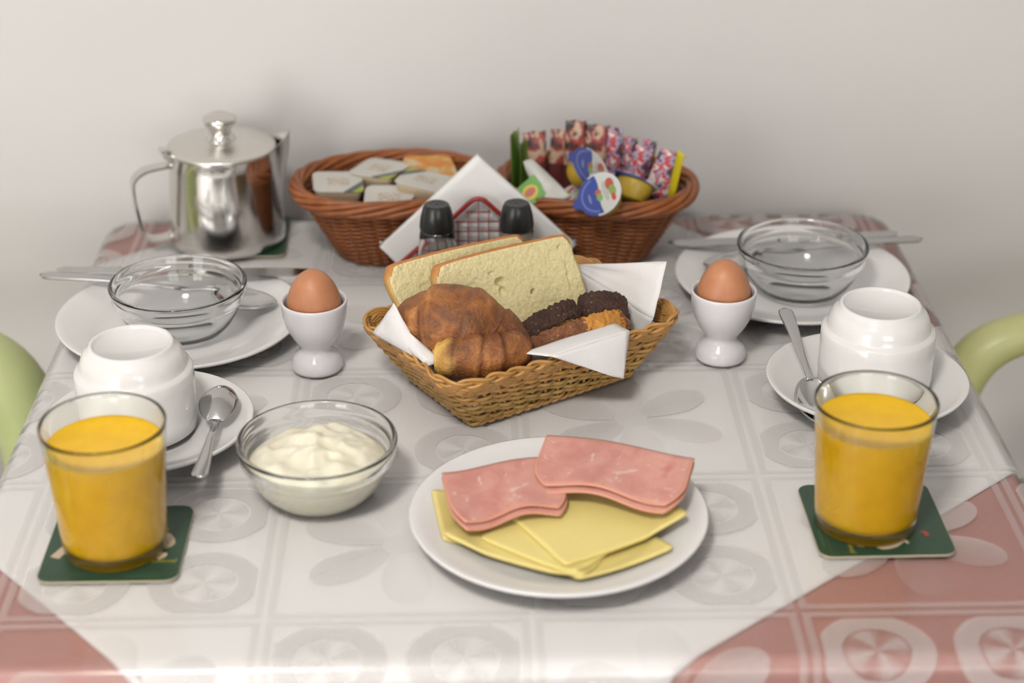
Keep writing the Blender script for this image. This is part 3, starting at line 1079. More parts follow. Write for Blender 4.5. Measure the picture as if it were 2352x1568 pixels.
bmesh.ops.create_cone(hb, cap_ends=True, segments=14, radius1=0.0030, radius2=0.0030, depth=0.018, matrix=Matrix.Translation((-0.0530, 0, 0.0915)) @ Matrix.Rotation(PI / 2, 4, 'X'))
bm_obj('hinge', hb, M['steel'], pot)
V, F = lathe([(0, 0), (0.006, 0), (0.006, 0.001), (0.004, 0.0022), (0, 0.0024)], 16)
for z in (0.080, 0.0105):
    mesh_obj('handle_plate', V, F, M['steel'], pot, loc=(-0.0480 if z > .05 else -0.0530, 0, z), rot=(0, -PI / 2, 0))

# ------------------------------------------------------------------ woven baskets


def oval(hx, hy, p, n):
    out = []
    for k in range(n):
        a = 2 * PI * k / n
        c, s = math.cos(a), math.sin(a)
        out.append(Vector((hx * math.copysign(abs(c) ** (2 / p), c), hy * math.copysign(abs(s) ** (2 / p), s))))
    return resample(out, n)


def brown_basket(label, loc, rz, hx=0.0905, hy=0.0655, H=0.066, bx=0.050, by=0.040):
    b = thing('wicker_basket', label, 'basket', loc, rz, 'brown oval wicker baskets')
    n = 216
    stakes = 30

    def ringat(t):
        k = t ** 0.92
        return oval(bx + (hx - 0.004 - bx) * k, by + (hy - 0.004 - by) * k, 2.2, n)
    rows = 26
    parts = []
    for i in range(rows):
        t = (i + 0.5) / rows
        R = ringat(t); z = 0.003 + (H - 0.006) * t
        path = []
        for k in range(n):
            nr = R[k].normalized()
            off = 0.0020 * math.sin(PI * k * stakes / n + (PI if i % 2 else 0))
            path.append((R[k].x + nr.x * off, R[k].y + nr.y * off, z))
        parts.append(tube(path, 0.00145, 5, True, 0.8))
    V, F = merge(parts)
    tag(mesh_obj('woven_side', V, F, M['wicker_brown'], b), kind='stuff')
    parts = []
    for s in range(stakes):
        k = int(s * n / stakes)
        pts = []
        for t in (0.0, 0.33, 0.66, 1.0):
            q_ = ringat(t)[k]
            pts.append((q_.x, q_.y, 0.002 + (H - 0.003) * t))
        parts.append(tube(pts, 0.0013, 5))
    V, F = merge(parts)
    tag(mesh_obj('upright_stake', V, F, M['wicker_brown'], b), kind='stuff')
    # thin dark sheet added so no light leaks between the reeds
    rings = []
    for t in (0.02, 0.25, 0.5, 0.75, 0.98):
        rings.append([(p.x * 0.975, p.y * 0.975, 0.003 + (H - 0.006) * t) for p in ringat(t)])
    V, F = loft(rings, False, False)
    mesh_obj('light_blocking_lining', V, F, M['lining_dark'], b)
    V, F = prism([(p.x, p.y) for p in oval(bx, by, 2.2, 60)], 0.0, 0.004, 0.001)
    mesh_obj('basket_base', V, F, M['wicker_brown'], b)
    # rim of long twisted reeds
    R = oval(hx, hy, 2.2, n)
    for j in range(6):
        path = []
        for k in range(n):
            nr = R[k].normalized()
            ph = 2 * PI * (k / n * 3 + j / 6)
            path.append((R[k].x + nr.x * 0.0046 * math.cos(ph), R[k].y + nr.y * 0.0046 * math.cos(ph), H + 0.0055 * math.sin(ph)))
        V, F = tube(path, 0.0029, 7, True)
        mesh_obj('rim_reed', V, F, M['wicker_brown'], b)
    return b


BL = Vector((-0.0690, 1.5720)); BLr = math.radians(9)
BR = Vector((0.1190, 1.5655)); BRr = math.radians(-12)
brown_basket('brown wicker basket filled with butter portions', (BL.x, BL.y, T), BLr, 0.0870)
brown_basket('brown wicker basket filled with sachets and creamers', (BR.x, BR.y, T), BRr, 0.0880)

# ------------------------------------------------------------------ butter portions


def portion_mats():
    q = NT('foil_lid'); v = q.coord()
    sep = q.node('ShaderNodeSeparateXYZ'); q.l.new(v, sep.inputs[0])
    d = q.math('ADD', sep.outputs[0], q.math('MULTIPLY', sep.outputs[1], -0.75))
    c = q.ramp(q.math('ADD', q.math('MULTIPLY', d, 14.0), 0.5), [(0.0, (0.52, 0.50, 0.45)), (0.79, (0.56, 0.54, 0.49)), (0.80, (0.07, 0.08, 0.09)), (0.90, (0.09, 0.10, 0.11)), (0.91, (0.32, 0.36, 0.03)), (1.0, (0.36, 0.40, 0.05))])
    ln = q.math('MULTIPLY', q.math('MULTIPLY', q.math('LESS_THAN', q.math('ABSOLUTE', sep.outputs[0]), 0.010), q.math('LESS_THAN', q.math('ABSOLUTE', sep.outputs[1]), 0.008)), q.math('GREATER_THAN', q.noise(v, 330, 2), 0.5))
    c = q.mix(q.math('MULTIPLY', ln, 0.7), c, (0.33, 0.22, 0.09))
    q.set(Base_Color=c, Roughness=0.4); q.bump(q.noise(v, 450, 2), 0.2, 0.0006)
    return q.m


M['foil'] = portion_mats()
q = NT('orange_foil'); f = q.noise(q.coord(), 60, 2)
q.set(Base_Color=q.ramp(f, [(0.40, (0.62, 0.20, 0.02)), (0.55, (0.60, 0.30, 0.06)), (0.62, (0.55, 0.48, 0.30))]), Roughness=0.4); M['foil_orange'] = q.m
M['tub'] = simple('cream_plastic_tub', (0.56, 0.44, 0.29), 0.45, var=0.03)


def portion(label, loc, rot, lidmat, hx=0.0230, hy=0.0225):
    p = thing('butter_portion', label, 'butter', loc, 0, 'single butter portions', rot)
    rings = []
    for z, s in ((-0.019, 0.78), (-0.0185, 0.80), (-0.004, 0.93), (-0.0012, 0.95)):
        rings.append([(x, y, z) for x, y in rrect(hx * s, hy * s, 0.006 * s, 5)])
    V, F = loft(rings)
    mesh_obj('tub', V, F, M['tub'], p)
    V, F = prism(rrect(hx, hy, 0.007, 5), -0.0012, 0.0, 0.0004)
    mesh_obj('foil_lid', V, F, lidmat, p, smooth=False)
    return p


d2r = math.radians
portion('butter portion with pale foil lid at the left end of the basket', (-0.1175, 1.5690, T + 0.0690), (d2r(3), d2r(3), d2r(6)), M['foil'])
portion('butter portion with pale foil lid nearest the wall', (-0.0800, 1.5960, T + 0.0715), (d2r(0), d2r(-2), d2r(-28)), M['foil'])
portion('butter portion with pale foil lid lowest beside the front rim', (-0.0700, 1.5390, T + 0.0640), (d2r(16), d2r(0), d2r(-2)), M['foil'], 0.0225, 0.0195)
portion('butter portion with pale foil lid next to the napkins', (-0.0370, 1.5600, T + 0.0735), (d2r(2), d2r(-6), d2r(160)), M['foil'], 0.0240, 0.0215)
portion('butter portion with orange lid at the back of the basket', (-0.0330, 1.6020, T + 0.0700), (d2r(8), d2r(3), d2r(12)), M['foil_orange'])

# ------------------------------------------------------------------ sachets, creamers and tea


def sachet_mat(name, kind):
    q = NT(name); v = q.coord()
    sep = q.node('ShaderNodeSeparateXYZ'); q.l.new(v, sep.inputs[0])
    if kind == 'coffee':
        f = q.noise(q.coord('Object', (1, 1, 0.55)), 105, 2, 0.4, 0.5)
        c = q.ramp(f, [(0.0, (0.035, 0.016, 0.014)), (0.43, (0.13, 0.030, 0.026)), (0.50, (0.36, 0.065, 0.055)), (0.55, (0.52, 0.36, 0.25)), (0.63, (0.06, 0.02, 0.018))], 'CONSTANT')
        c = q.mix(q.math('LESS_THAN', sep.outputs[2], 0.030), c, (0.12, 0.028, 0.026))
    elif kind == 'sugar':
        f = q.noise(q.coord('Object', (1.3, 1, 0.9)), 110, 2, 0.4, 0.4)
        c = q.ramp(f, [(0.38, (0.10, 0.035, 0.05)), (0.44, (0.34, 0.33, 0.45)), (0.50, (0.48, 0.045, 0.05)), (0.58, (0.62, 0.58, 0.58)), (0.68, (0.46, 0.06, 0.05))], 'CONSTANT')
    elif kind == 'green':
        c = q.ramp(q.math('MULTIPLY', q.math('ADD', sep.outputs[0], 0.015), 33.0), [(0.0, (0.14, 0.20, 0.02)), (0.30, (0.03, 0.08, 0.01)), (0.62, (0.16, 0.28, 0.03)), (0.85, (0.36, 0.34, 0.04))])
    else:
        c = q.ramp(q.noise(v, 30, 2), [(0.3, (0.55, 0.43, 0.01)), (0.7, (0.62, 0.50, 0.02))])
    q.set(Base_Color=c, Roughness=0.38)
    return q.m


M['coffee'] = sachet_mat('red_brown_wrapper', 'coffee')
M['sugar'] = sachet_mat('red_white_wrapper', 'sugar')
M['tea_green'] = sachet_mat('green_wrapper', 'green')
M['yellow_wrap'] = sachet_mat('yellow_wrapper', 'yellow')


def sachet(name, label, cat, loc, rot, w, h, th, mat, group):
    def f(u, v, s=1):
        x = (u - 0.5) * w; z = v * h
        b = max(0.0, math.sin(PI * u)) ** 0.6 * max(0.0, math.sin(PI * min(1, max(0, (v - 0.06) / 0.88)))) ** 0.5
        return (x, s * (0.0003 + 0.5 * th * b), z + 0.0008 * math.sin(40 * u) * (v > 0.99))
    a = grid(lambda u, v: f(u, v, 1), 9, 16)
    b = grid(lambda u, v: f(u, v, -1), 9, 16)
    V, F = merge([a, b])
    n = 9 * 16
    border = [i for i in range(9)] + [9 * j + 8 for j in range(1, 16)] + [9 * 15 + i for i in range(7, -1, -1)] + [9 * j for j in range(14, 0, -1)]
    for i in range(len(border)):
        p, r = border[i], border[(i + 1) % len(border)]
        F.append((p, r, r + n, p + n))
    o = mesh_obj(name, V, F, mat, loc=loc, rot=rot)
    return tag(o, label, cat, group)


ZB = T + 0.012
gc, gs, gt = 'coffee sachets in the right basket', 'sugar sticks in the right basket', 'green tea sachets'
sachet('coffee_sachet', 'dark red coffee sachet beside the green tea sachets', 'sachet', (0.0660, 1.5850, ZB + 0.036), (d2r(-6), d2r(-2), d2r(6)), 0.0210, 0.060, 0.006, M['coffee'], gc)
sachet('coffee_sachet', 'narrow coffee sachet between the first and the tallest one', 'sachet', (0.0830, 1.5900, ZB + 0.034), (d2r(-6), d2r(3), d2r(-4)), 0.0150, 0.062, 0.006, M['coffee'], gc)
sachet('coffee_sachet', 'tallest coffee sachet with salmon red stripe', 'sachet', (0.0990, 1.5860, ZB + 0.034), (d2r(-4), d2r(2), d2r(-3)), 0.0190, 0.072, 0.006, M['coffee'], gc)
sachet('coffee_sachet', 'coffee sachet standing above the upper blue lid', 'sachet', (0.1170, 1.5860, ZB + 0.034), (d2r(-4), d2r(4), d2r(-6)), 0.0230, 0.068, 0.007, M['coffee'], gc)
sachet('sugar_stick', 'red and white sugar stick beside the coffee sachets', 'sachet', (0.1345, 1.5780, ZB + 0.036), (d2r(-3), d2r(2), d2r(-8)), 0.0135, 0.066, 0.006, M['sugar'], gs)
sachet('sugar_stick', 'short red and white sugar stick at the back', 'sachet', (0.1475, 1.5830, ZB + 0.036), (d2r(-4), d2r(4), d2r(-10)), 0.0140, 0.055, 0.006, M['sugar'], gs)
sachet('sugar_stick', 'sugar stick with dark blue tip at the back', 'sachet', (0.1600, 1.5760, ZB + 0.036), (d2r(-4), d2r(9), d2r(-12)), 0.0130, 0.056, 0.006, M['sugar'], gs)
sachet('sugar_stick', 'sugar stick in front leaning on the others', 'sachet', (0.1480, 1.5620, ZB + 0.030), (d2r(-4), d2r(14), d2r(-10)), 0.0170, 0.062, 0.007, M['sugar'], gs)
sachet('sugar_stick', 'sugar stick leaning right against the yellow stick', 'sachet', (0.1660, 1.5440, ZB + 0.034), (d2r(-4), d2r(19), d2r(-14)), 0.0230, 0.062, 0.007, M['sugar'], gs)
tag(sachet('yellow_stick', 'slim yellow sweetener stick leaning on the basket rim', 'sachet', (0.1835, 1.5420, ZB + 0.036), (d2r(0), d2r(15), d2r(-60)), 0.0100, 0.064, 0.004, M['yellow_wrap'], 'sweetener sticks'))
sachet('tea_sachet', 'taller green tea sachet at the left end of the basket', 'sachet', (0.0465, 1.5750, ZB + 0.028), (d2r(-2), d2r(1), d2r(66)), 0.0200, 0.073, 0.005, M['tea_green'], gt)
sachet('tea_sachet', 'shorter green tea sachet behind the white tea bag', 'sachet', (0.0535, 1.5770, ZB + 0.028), (d2r(-2), d2r(5), d2r(66)), 0.0200, 0.062, 0.005, M['tea_green'], gt)


def creamer_lid_mat():
    q = NT('creamer_lid'); v = q.coord()
    sep = q.node('ShaderNodeSeparateXYZ'); q.l.new(v, sep.inputs[0])
    x, y = sep.outputs[0], sep.outputs[1]
    m = q.math
    r = m('SQRT', m('ADD', m('MULTIPLY', x, x), m('MULTIPLY', y, y)))
    c = q.mix(m('GREATER_THAN', x, m('MULTIPLY', m('SINE', m('MULTIPLY', y, 150.0)), 0.0012)), (0.035, 0.060, 0.27), (0.52, 0.53, 0.49))

    def blob(cx, cy, sx, sy):
        a = m('DIVIDE', m('SUBTRACT', x, cx), sx); b = m('DIVIDE', m('SUBTRACT', y, cy), sy)
        return m('LESS_THAN', m('ADD', m('MULTIPLY', a, a), m('MULTIPLY', b, b)), 1.0)
    c = q.mix(blob(0.0115, 0.005, 0.0040, 0.0062), c, (0.42, 0.08, 0.05))
    c = q.mix(blob(0.0125, -0.002, 0.0034, 0.0055), c, (0.20, 0.31, 0.08))
    c = q.mix(blob(0.0120, -0.0085, 0.0022, 0.0040), c, (0.48, 0.06, 0.04))
    c = q.mix(blob(-0.0005, 0.0015, 0.0030, 0.0034), c, (0.42, 0.11, 0.08))
    c = q.mix(blob(-0.0003, -0.0035, 0.0030, 0.0038), c, (0.21, 0.33, 0.09))
    t = m('MULTIPLY', blob(0.0062, 0.0, 0.0026, 0.0105), m('GREATER_THAN', m('SINE', m('MULTIPLY', y, 2900.0)), 0.2))
    c = q.mix(m('MULTIPLY', t, 0.75), c, (0.12, 0.14, 0.14))
    t = m('MULTIPLY', blob(-0.0095, -0.001, 0.0011, 0.0050), m('GREATER_THAN', m('SINE', m('MULTIPLY', y, 3600.0)), -0.2))
    c = q.mix(m('MULTIPLY', t, 0.6), c, (0.5, 0.52, 0.6))
    c = q.mix(m('MULTIPLY', m('GREATER_THAN', r, 0.0192), m('GREATER_THAN', x, -0.006)), c, (0.55, 0.56, 0.60))
    c = q.mix(m('MULTIPLY', m('MULTIPLY', m('GREATER_THAN', r, 0.0158), m('LESS_THAN', r, 0.0172)), m('LESS_THAN', x, -0.004)), c, (0.16, 0.18, 0.40))
    q.set(Base_Color=c, Roughness=0.3)
    return q.m


M['creamer_lid'] = creamer_lid_mat()
M['gold'] = simple('golden_plastic', (0.46, 0.31, 0.035), 0.35, var=0.06, vscale=50)


def creamer(label, loc, nrm, spin):
    p = thing('creamer_cup', label, 'creamer', loc, 0, 'coffee creamers in the right basket')
    V, F = lathe([(0, -0.019), (0.0125, -0.019), (0.0138, -0.0175), (0.0168, -0.004), (0.0172, -0.0015), (0, -0.0015)], 40)
    mesh_obj('gold_cup', V, F, M['gold'], p)
    ol = [(0.0208 * math.cos(2 * PI * k / 48), 0.0208 * math.sin(2 * PI * k / 48)) for k in range(48)]
    ol[22:27] = [(-0.0206, 0.0055), (-0.0248, 0.0045), (-0.0262, 0.0), (-0.0248, -0.0045), (-0.0206, -0.0055)]
    V, F = prism(ol, -0.0014, 0.0, 0.0003)
    mesh_obj('peel_lid', V, F, M['creamer_lid'], p, smooth=False)
    z = Vector(nrm).normalized()
    x = Vector((1, 0, 0)); x = (x - z * x.dot(z)).normalized()
    y = z.cross(x)
    R = Matrix((x, y, z)).transposed() @ Matrix.Rotation(spin, 3, 'Z')
    p.rotation_euler = R.to_euler()
    return p


creamer('blue lidded creamer facing out above the front rim', (0.1165, 1.4890, T + 0.0865), (-0.46, -0.60, 0.66), d2r(14))
creamer('blue lidded creamer lying behind the front one', (0.1120, 1.5330, T + 0.0945), (0.61, -0.42, 0.67), d2r(-6))
creamer('gold creamer lying at the right front of the basket', (0.1530, 1.5330, T + 0.0800), (0.35, 0.55, 0.75), d2r(40))
creamer('gold creamer low behind the tea bag', (0.0990, 1.5350, T + 0.0640), (-0.35, -0.25, 0.85), d2r(140))

tg = thing('tea_bag', 'white paper tea bag with green tag', 'tea bag', (0, 0, 0))
def tea(u, v):
    a = Vector((0.0520, 1.5480, T + 0.0940)); b = Vector((0.0590, 1.5500, T + 0.0955)); c = Vector((0.0930, 1.5130, T + 0.0745)); d = Vector((0.0700, 1.5100, T + 0.0640))
    p = a.lerp(b, u).lerp(d.lerp(c, u), v)
    bul = math.sin(PI * u) * math.sin(PI * v)
    return p + Vector((-0.2, -0.75, 0.6)) * 0.007 * bul
V, F = grid(tea, 12, 16)
M['tea_paper'] = simple('tea_paper', (0.55, 0.54, 0.50), 0.75, var=0.05, vscale=120)
solid(mesh_obj('paper_bag', V, F, M['tea_paper'], tg), 0.0035)
q = NT('green_tag'); sp_ = q.node('ShaderNodeSeparateXYZ'); q.l.new(q.coord(), sp_.inputs[0])
m_ = q.math
r1 = m_('ADD', m_('POWER', m_('DIVIDE', m_('ABSOLUTE', sp_.outputs[0]), 0.0078), 2.0), m_('POWER', m_('DIVIDE', m_('ABSOLUTE', sp_.outputs[1]), 0.0066), 2.0))
c = q.mix(m_('LESS_THAN', r1, 1.0), (0.10, 0.29, 0.035), (0.55, 0.44, 0.03))
r2_ = m_('ADD', m_('POWER', m_('DIVIDE', m_('ABSOLUTE', sp_.outputs[0]), 0.0056), 2.0), m_('POWER', m_('DIVIDE', m_('ABSOLUTE', sp_.outputs[1]), 0.0036), 2.0))
c = q.mix(m_('LESS_THAN', r2_, 1.0), c, (0.45, 0.10, 0.07))
q.set(Base_Color=c, Roughness=0.5); M['tea_tag'] = q.m
V, F = prism(rrect(0.0125, 0.0105, 0.0006, 2), -0.0003, 0.0003)
tago = mesh_obj('paper_tag', V, F, M['tea_tag'], tg, smooth=False)
z = Vector((-0.15, -0.80, 0.58)).normalized(); x = Vector((0.72, 0.25, 0.55)); x = (x - z * x.dot(z)).normalized(); y = z.cross(x)
tago.rotation_euler = Matrix((x, y, z)).transposed().to_euler()
tago.location = (0.0570, 1.5180, T + 0.0770)

# ------------------------------------------------------------------ napkin holder
HX, HY = 0.0105, 1.4930
hd = thing('napkin_holder', 'red wire napkin holder with gridded triangular sides', 'napkin holder', (HX, HY, T))
def tri(y):
    return spline([(-0.0760, y, 0.0028), (-0.0765, y, 0.0100), (-0.0720, y, 0.0195), (-0.060, y, 0.0315), (-0.030, y, 0.0585), (-0.009, y, 0.0790), (-0.003, y, 0.0832), (0.003, y, 0.0832), (0.009, y, 0.0790), (0.030, y, 0.0585), (0.060, y, 0.0315), (0.0720, y, 0.0195), (0.0765, y, 0.0100), (0.0760, y, 0.0028)], 60)
for y in (-0.006, 0.020):
    V, F = tube(tri(y) , 0.0023, 8, True)
    mesh_obj('side_frame', V, F, M['red_wire'], hd)
    def hgt(x): return 0.0832 - abs(x) * (0.0832 - 0.0028) / 0.0925
    for k in range(-8, 9):
        x = k * 0.0091
        V, F = tube([(x, y, 0.003), (x, y, max(0.004, hgt(x) - 0.002))], 0.00075, 6)
        mesh_obj('grid_wire', V, F, M['red_grid'], hd)
    for j in range(1, 9):
        z = 0.0832 - 0.0028 - j * 0.0091
        xw = min(0.0760, 0.0925 * (0.0832 - z) / (0.0832 - 0.0028) - 0.003)
        V, F = tube([(-xw, y, z), (xw, y, z)], 0.00075, 6)
        mesh_obj('grid_wire', V, F, M['red_grid'], hd)
for x in (-0.072, -0.028, 0.028, 0.072):
    V, F = tube([(x, -0.006, 0.0028), (x, 0.020, 0.0028)], 0.0018, 6)
    mesh_obj('base_wire', V, F, M['red_wire'], hd)
npk = thing('paper_napkin_stack', 'stack of folded white paper napkins in the wire holder', 'napkins', (HX - 0.0005, HY + 0.004, T + 0.0055))
for s in range(5):
    def nap(u, v, s=s):
        # triangle with drooping side corners
        w = 0.0870 + 0.0008 * math.sin(s * 2.1)
        x = (u * 2 - 1)
        top = 0.1150 - 0.0005 * s - abs(x) * (0.0850 + 0.0004 * s)
        bot = 0.0 + 0.0300 * max(0, (abs(x) - 0.66) / 0.34) ** 1.2
        zz = bot + (top - bot) * v
        y = s * 0.0024 + 0.0022 * math.sin(3.0 * x + s) * (1 - v) - 0.006 * max(0, abs(x) - 0.7) * (1 if s < 2 else 0.3)
        return (x * w, y, zz)
    V, F = grid(nap, 41, 12)
    solid(mesh_obj('napkin', V, F, M['napkin'], npk), 0.0017)

# ------------------------------------------------------------------ salt and pepper


def shaker(label, loc, fill, level):
    s = thing('glass_shaker', label, 'shaker', loc, 0, 'salt and pepper shakers')
    V, F = lathe([(0, 0.001), (0.0175, 0.001), (0.0190, 0.0), (0.0202, 0.0015), (0.0202, 0.006), (0.0185, 0.030), (0.0155, 0.062), (0.0138, 0.071), (0.0128, 0.071), (0.0142, 0.060), (0.0172, 0.030), (0.0188, 0.008), (0, 0.006)], 10)
    V, F = lathe([(0, 0.001), (0.0175, 0.001), (0.0190, 0.0), (0.0202, 0.0015), (0.0202, 0.006), (0.0185, 0.030), (0.0155, 0.062), (0.0138, 0.071), (0.0128, 0.071), (0.0142, 0.060), (0.0172, 0.030), (0.0188, 0.008), (0, 0.006)], 48)
    mesh_obj('glass_body', V, F, M['glass'], s)
    r1 = 0.0189 - (0.0189 - 0.0143) * (level - 0.008) / 0.052
    V, F = lathe([(0, 0.0059), (0.0189, 0.0079), (0.0173, 0.030) if level > 0.03 else (0.0180, 0.02), (r1, level), (0, level)], 40)
    mesh_obj('contents', V, F, fill, s)
    V, F = lathe([(0, 0.0682), (0.0146, 0.0684), (0.0151, 0.0695), (0.0150, 0.0730), (0.0141, 0.0800), (0.0120, 0.0885), (0.0107, 0.0912), (0.0097, 0.0918), (0, 0.0912)], 48)
    c = autosmooth(mesh_obj('screw_cap', V, F, M['cap'], s), 28)
    V, F = lathe([(0, 0), (0.0009, 0), (0.0009, 0.0003), (0, 0.0003)], 8)
    for k in range(7):
        a = 2 * PI * k / 6
        r = 0 if k == 6 else 0.005
        mesh_obj('shaker_hole', V, F, M['holes'], c, loc=(r * math.cos(a), r * math.sin(a), 0.0913))
    return s


shaker('salt shaker with black cap left of the red wire grid', (-0.0256, 1.4570, T), M['salt'], 0.030)
shaker('pepper shaker with black cap right of the red wire grid', (0.0432, 1.4580, T), M['pepper'], 0.060)

# ------------------------------------------------------------------ bread basket
BA = math.radians(32)
BC = Vector((0.0425, 1.3110))
bk = thing('bread_basket', 'honey coloured rectangular wicker bread basket with braided rim', 'basket', (BC.x, BC.y, T), BA)
n = 320
BH = 0.0415


def brect(t):
    k = t
    hx = 0.0770 + (0.1050 - 0.0770) * k; hy = 0.0490 + (0.0680 - 0.0490) * k
    r = 0.008 + 0.016 * k
    out = resample(rrect(hx, hy, r, 8), n)
    for p in out:                                   # the corners are pulled outwards
        c = max(0.0, (abs(p.x) - hx * 0.72) / (hx * 0.28)) * max(0.0, (abs(p.y) - hy * 0.45) / (hy * 0.55))
        p.x += math.copysign(0.005 * k * c, p.x); p.y += math.copysign(0.004 * k * c, p.y)
    return out


def bh(p, t):
    """rim lifts a little at the two ends"""
    return 0.002 + BH * t + 0.0020 * t * max(0, abs(p.x) - 0.05) / 0.05


rows = 13
stk = 44
for i in range(rows):
    t = (i + 0.4) / rows * 0.90
    R = brect(t)
    path = []
    for k in range(n):
        tn = (R[(k + 1) % n] - R[k - 1]).normalized(); nr = Vector((tn.y, -tn.x))
        off = 0.0022 * math.sin(2 * PI * k / n * stk / 2 + (PI if i % 2 else 0))
        wz = 0.0007 * math.sin(k * 0.11 + i * 1.7) + 0.0004 * math.sin(k * 0.37 + i)
        path.append((R[k].x + nr.x * off, R[k].y + nr.y * off, bh(R[k], t) + wz))
    V, F = tube(path, 0.00168, 6, True, 0.60)
    mesh_obj('weaver', V, F, M['wicker_pale'] if i < 9 else M['wicker_light'], bk)
for s in range(stk):
    k = int((s + 0.5) * n / stk)
    pts = []
    for t in (0.0, 0.35, 0.7, 1.0):
        p = brect(t)[k]; pts.append((p.x, p.y, bh(p, t)))
    V, F = tube(pts, 0.0014, 6)
    mesh_obj('stake', V, F, M['wicker_pale'], bk)
# foot edge: two twisted reeds round the base
R = brect(0.0)
for j in range(2):
    path = []
    for k in range(n):
        ph = 2 * PI * k / n * 30 + PI * j
        nr = R[k].normalized()
        path.append((R[k].x + nr.x * (0.0010 + 0.0012 * math.cos(ph)), R[k].y + nr.y * (0.0010 + 0.0012 * math.cos(ph)), 0.0028 + 0.0012 * math.sin(ph)))
    V, F = tube(path, 0.0016, 6, True)
    mesh_obj('foot_reed', V, F, M['wicker_light'], bk)
# woven base strips
for k in range(9):
    y = -0.044 + k * 0.011
    V, F = tube([(-0.075 + 0.15 * i / 30, y, 0.0032 + 0.0007 * math.sin(i * 1.3 + (k % 2) * PI)) for i in range(31)], 0.0052, 6, False, 1.0, Vector((0, 0, 1)))
    V = [Vector((p[0], p[1], 0.0032 + (p[2] - 0.0032) * 0.25)) for p in V]
    mesh_obj('base_strip', V, F, M['wicker_pale'], bk)
# braided rim: five strands of four reeds plaited flat
R = brect(1.0)
NP, NS = 7, 5


def tri_wave(p):
    return 2 / PI * math.asin(0.97 * math.sin(p))


for s in range(NS):
    for j in range(4):
        path = []
        for k in range(n * 2):
            kk = k // 2
            p = R[kk] if k % 2 == 0 else (R[kk] + R[(kk + 1) % n]) / 2
            a, b = R[kk - 2], R[(kk + 3) % n]
            tn = (b - a).normalized(); nr = Vector((tn.y, -tn.x, 0.0)); lat = (nr * 0.50 + Vector((0, 0, 0.87))).normalized()
            upv = (nr * 0.87 - Vector((0, 0, 0.50))).normalized()
            ph = 2 * PI * (k / (2 * n) * NP + s / NS)
            d = (j - 1.5) * 0.0021
            x_ = 0.0080 * tri_wave(ph) + d * 0.85
            y_ = 0.0017 * math.sin(4 * ph) + 0.0012 * (1 - tri_wave(ph) ** 2)
            sh = d * 0.55 * math.copysign(min(1, abs(math.cos(ph)) * 3), math.cos(ph))
            path.append(Vector((p.x, p.y, bh(p, 1.0) + 0.0025)) - Vector((tn.x, tn.y, 0)) * sh + lat * x_ + upv * y_)
        V, F = tube(path, 0.00142, 6, True)
        mesh_obj('braid_reed', V, F, M['wicker_light'], bk)

E3 = Matrix.Rotation(BA, 3, 'Z')


def bw(a, b, h):
    """basket coordinates to the world"""
    return Vector((BC.x, BC.y, T)) + E3 @ Vector((a, b, h))


# paper liner: one sheet pushed into the basket with three corners sticking out
def patch(A, B, C, D, nu=14, nv=14, bulge=0.0, wr=0.0, dirv=Vector((0, 0, 1)), seed=0):
    A, B, C, D = map(Vector, (A, B, C, D))

    def f(u, v):
        p = A.lerp(B, u).lerp(D.lerp(C, u), v)
        p += dirv * (bulge * math.sin(PI * u) * math.sin(PI * v))
        p += dirv * (wr * noise.noise(Vector((u * 3 + seed, v * 3, seed))))
        return p
    return grid(f, nu, nv)


parts = []
parts.append(patch(bw(-0.074, -0.042, 0.0072), bw(0.074, -0.042, 0.0072), bw(0.074, 0.042, 0.0072), bw(-0.074, 0.042, 0.0072), 16, 12, 0.001, 0.0008))
# front flap rising along the near wall, then folding over the braid
inw = E3 @ Vector((0, 1, 0.3))
parts.append(patch(bw(-0.070, -0.044, 0.008), bw(0.066, -0.044, 0.008), bw(0.048, -0.0600, 0.0600), bw(-0.040, -0.0570, 0.0570), 16, 12, -0.002, 0.001, inw, 1))
parts.append(patch(bw(-0.040, -0.0570, 0.0570), bw(0.048, -0.0600, 0.0600), bw(0.0470, -0.0810, 0.0620), bw(-0.0250, -0.0780, 0.0590), 16, 8, 0.0015, 0.0006, Vector((0, 0, 1)), 2))
parts.append(patch(bw(-0.0250, -0.0780, 0.0590), bw(0.0470, -0.0810, 0.0620), bw(0.0340, -0.0920, 0.0290), bw(0.0260, -0.0905, 0.0320), 16, 12, 0.002, 0.0008, -(E3 @ Vector((0, 1, 0))), 3))
# right flap standing up
parts.append(patch(bw(0.072, -0.044, 0.008), bw(0.072, 0.044, 0.008), bw(0.0880, 0.052, 0.0560), bw(0.0880, -0.058, 0.0520), 14, 12, 0.0, 0.001, E3 @ Vector((1, 0, 0)), 4))
parts.append(patch(bw(0.0880, -0.058, 0.0520), bw(0.0880, 0.052, 0.0560), bw(0.0900, 0.048, 0.0590), bw(0.1140, -0.0400, 0.0890), 14, 14, 0.003, 0.002, E3 @ Vector((1, 0, 0)), 5))
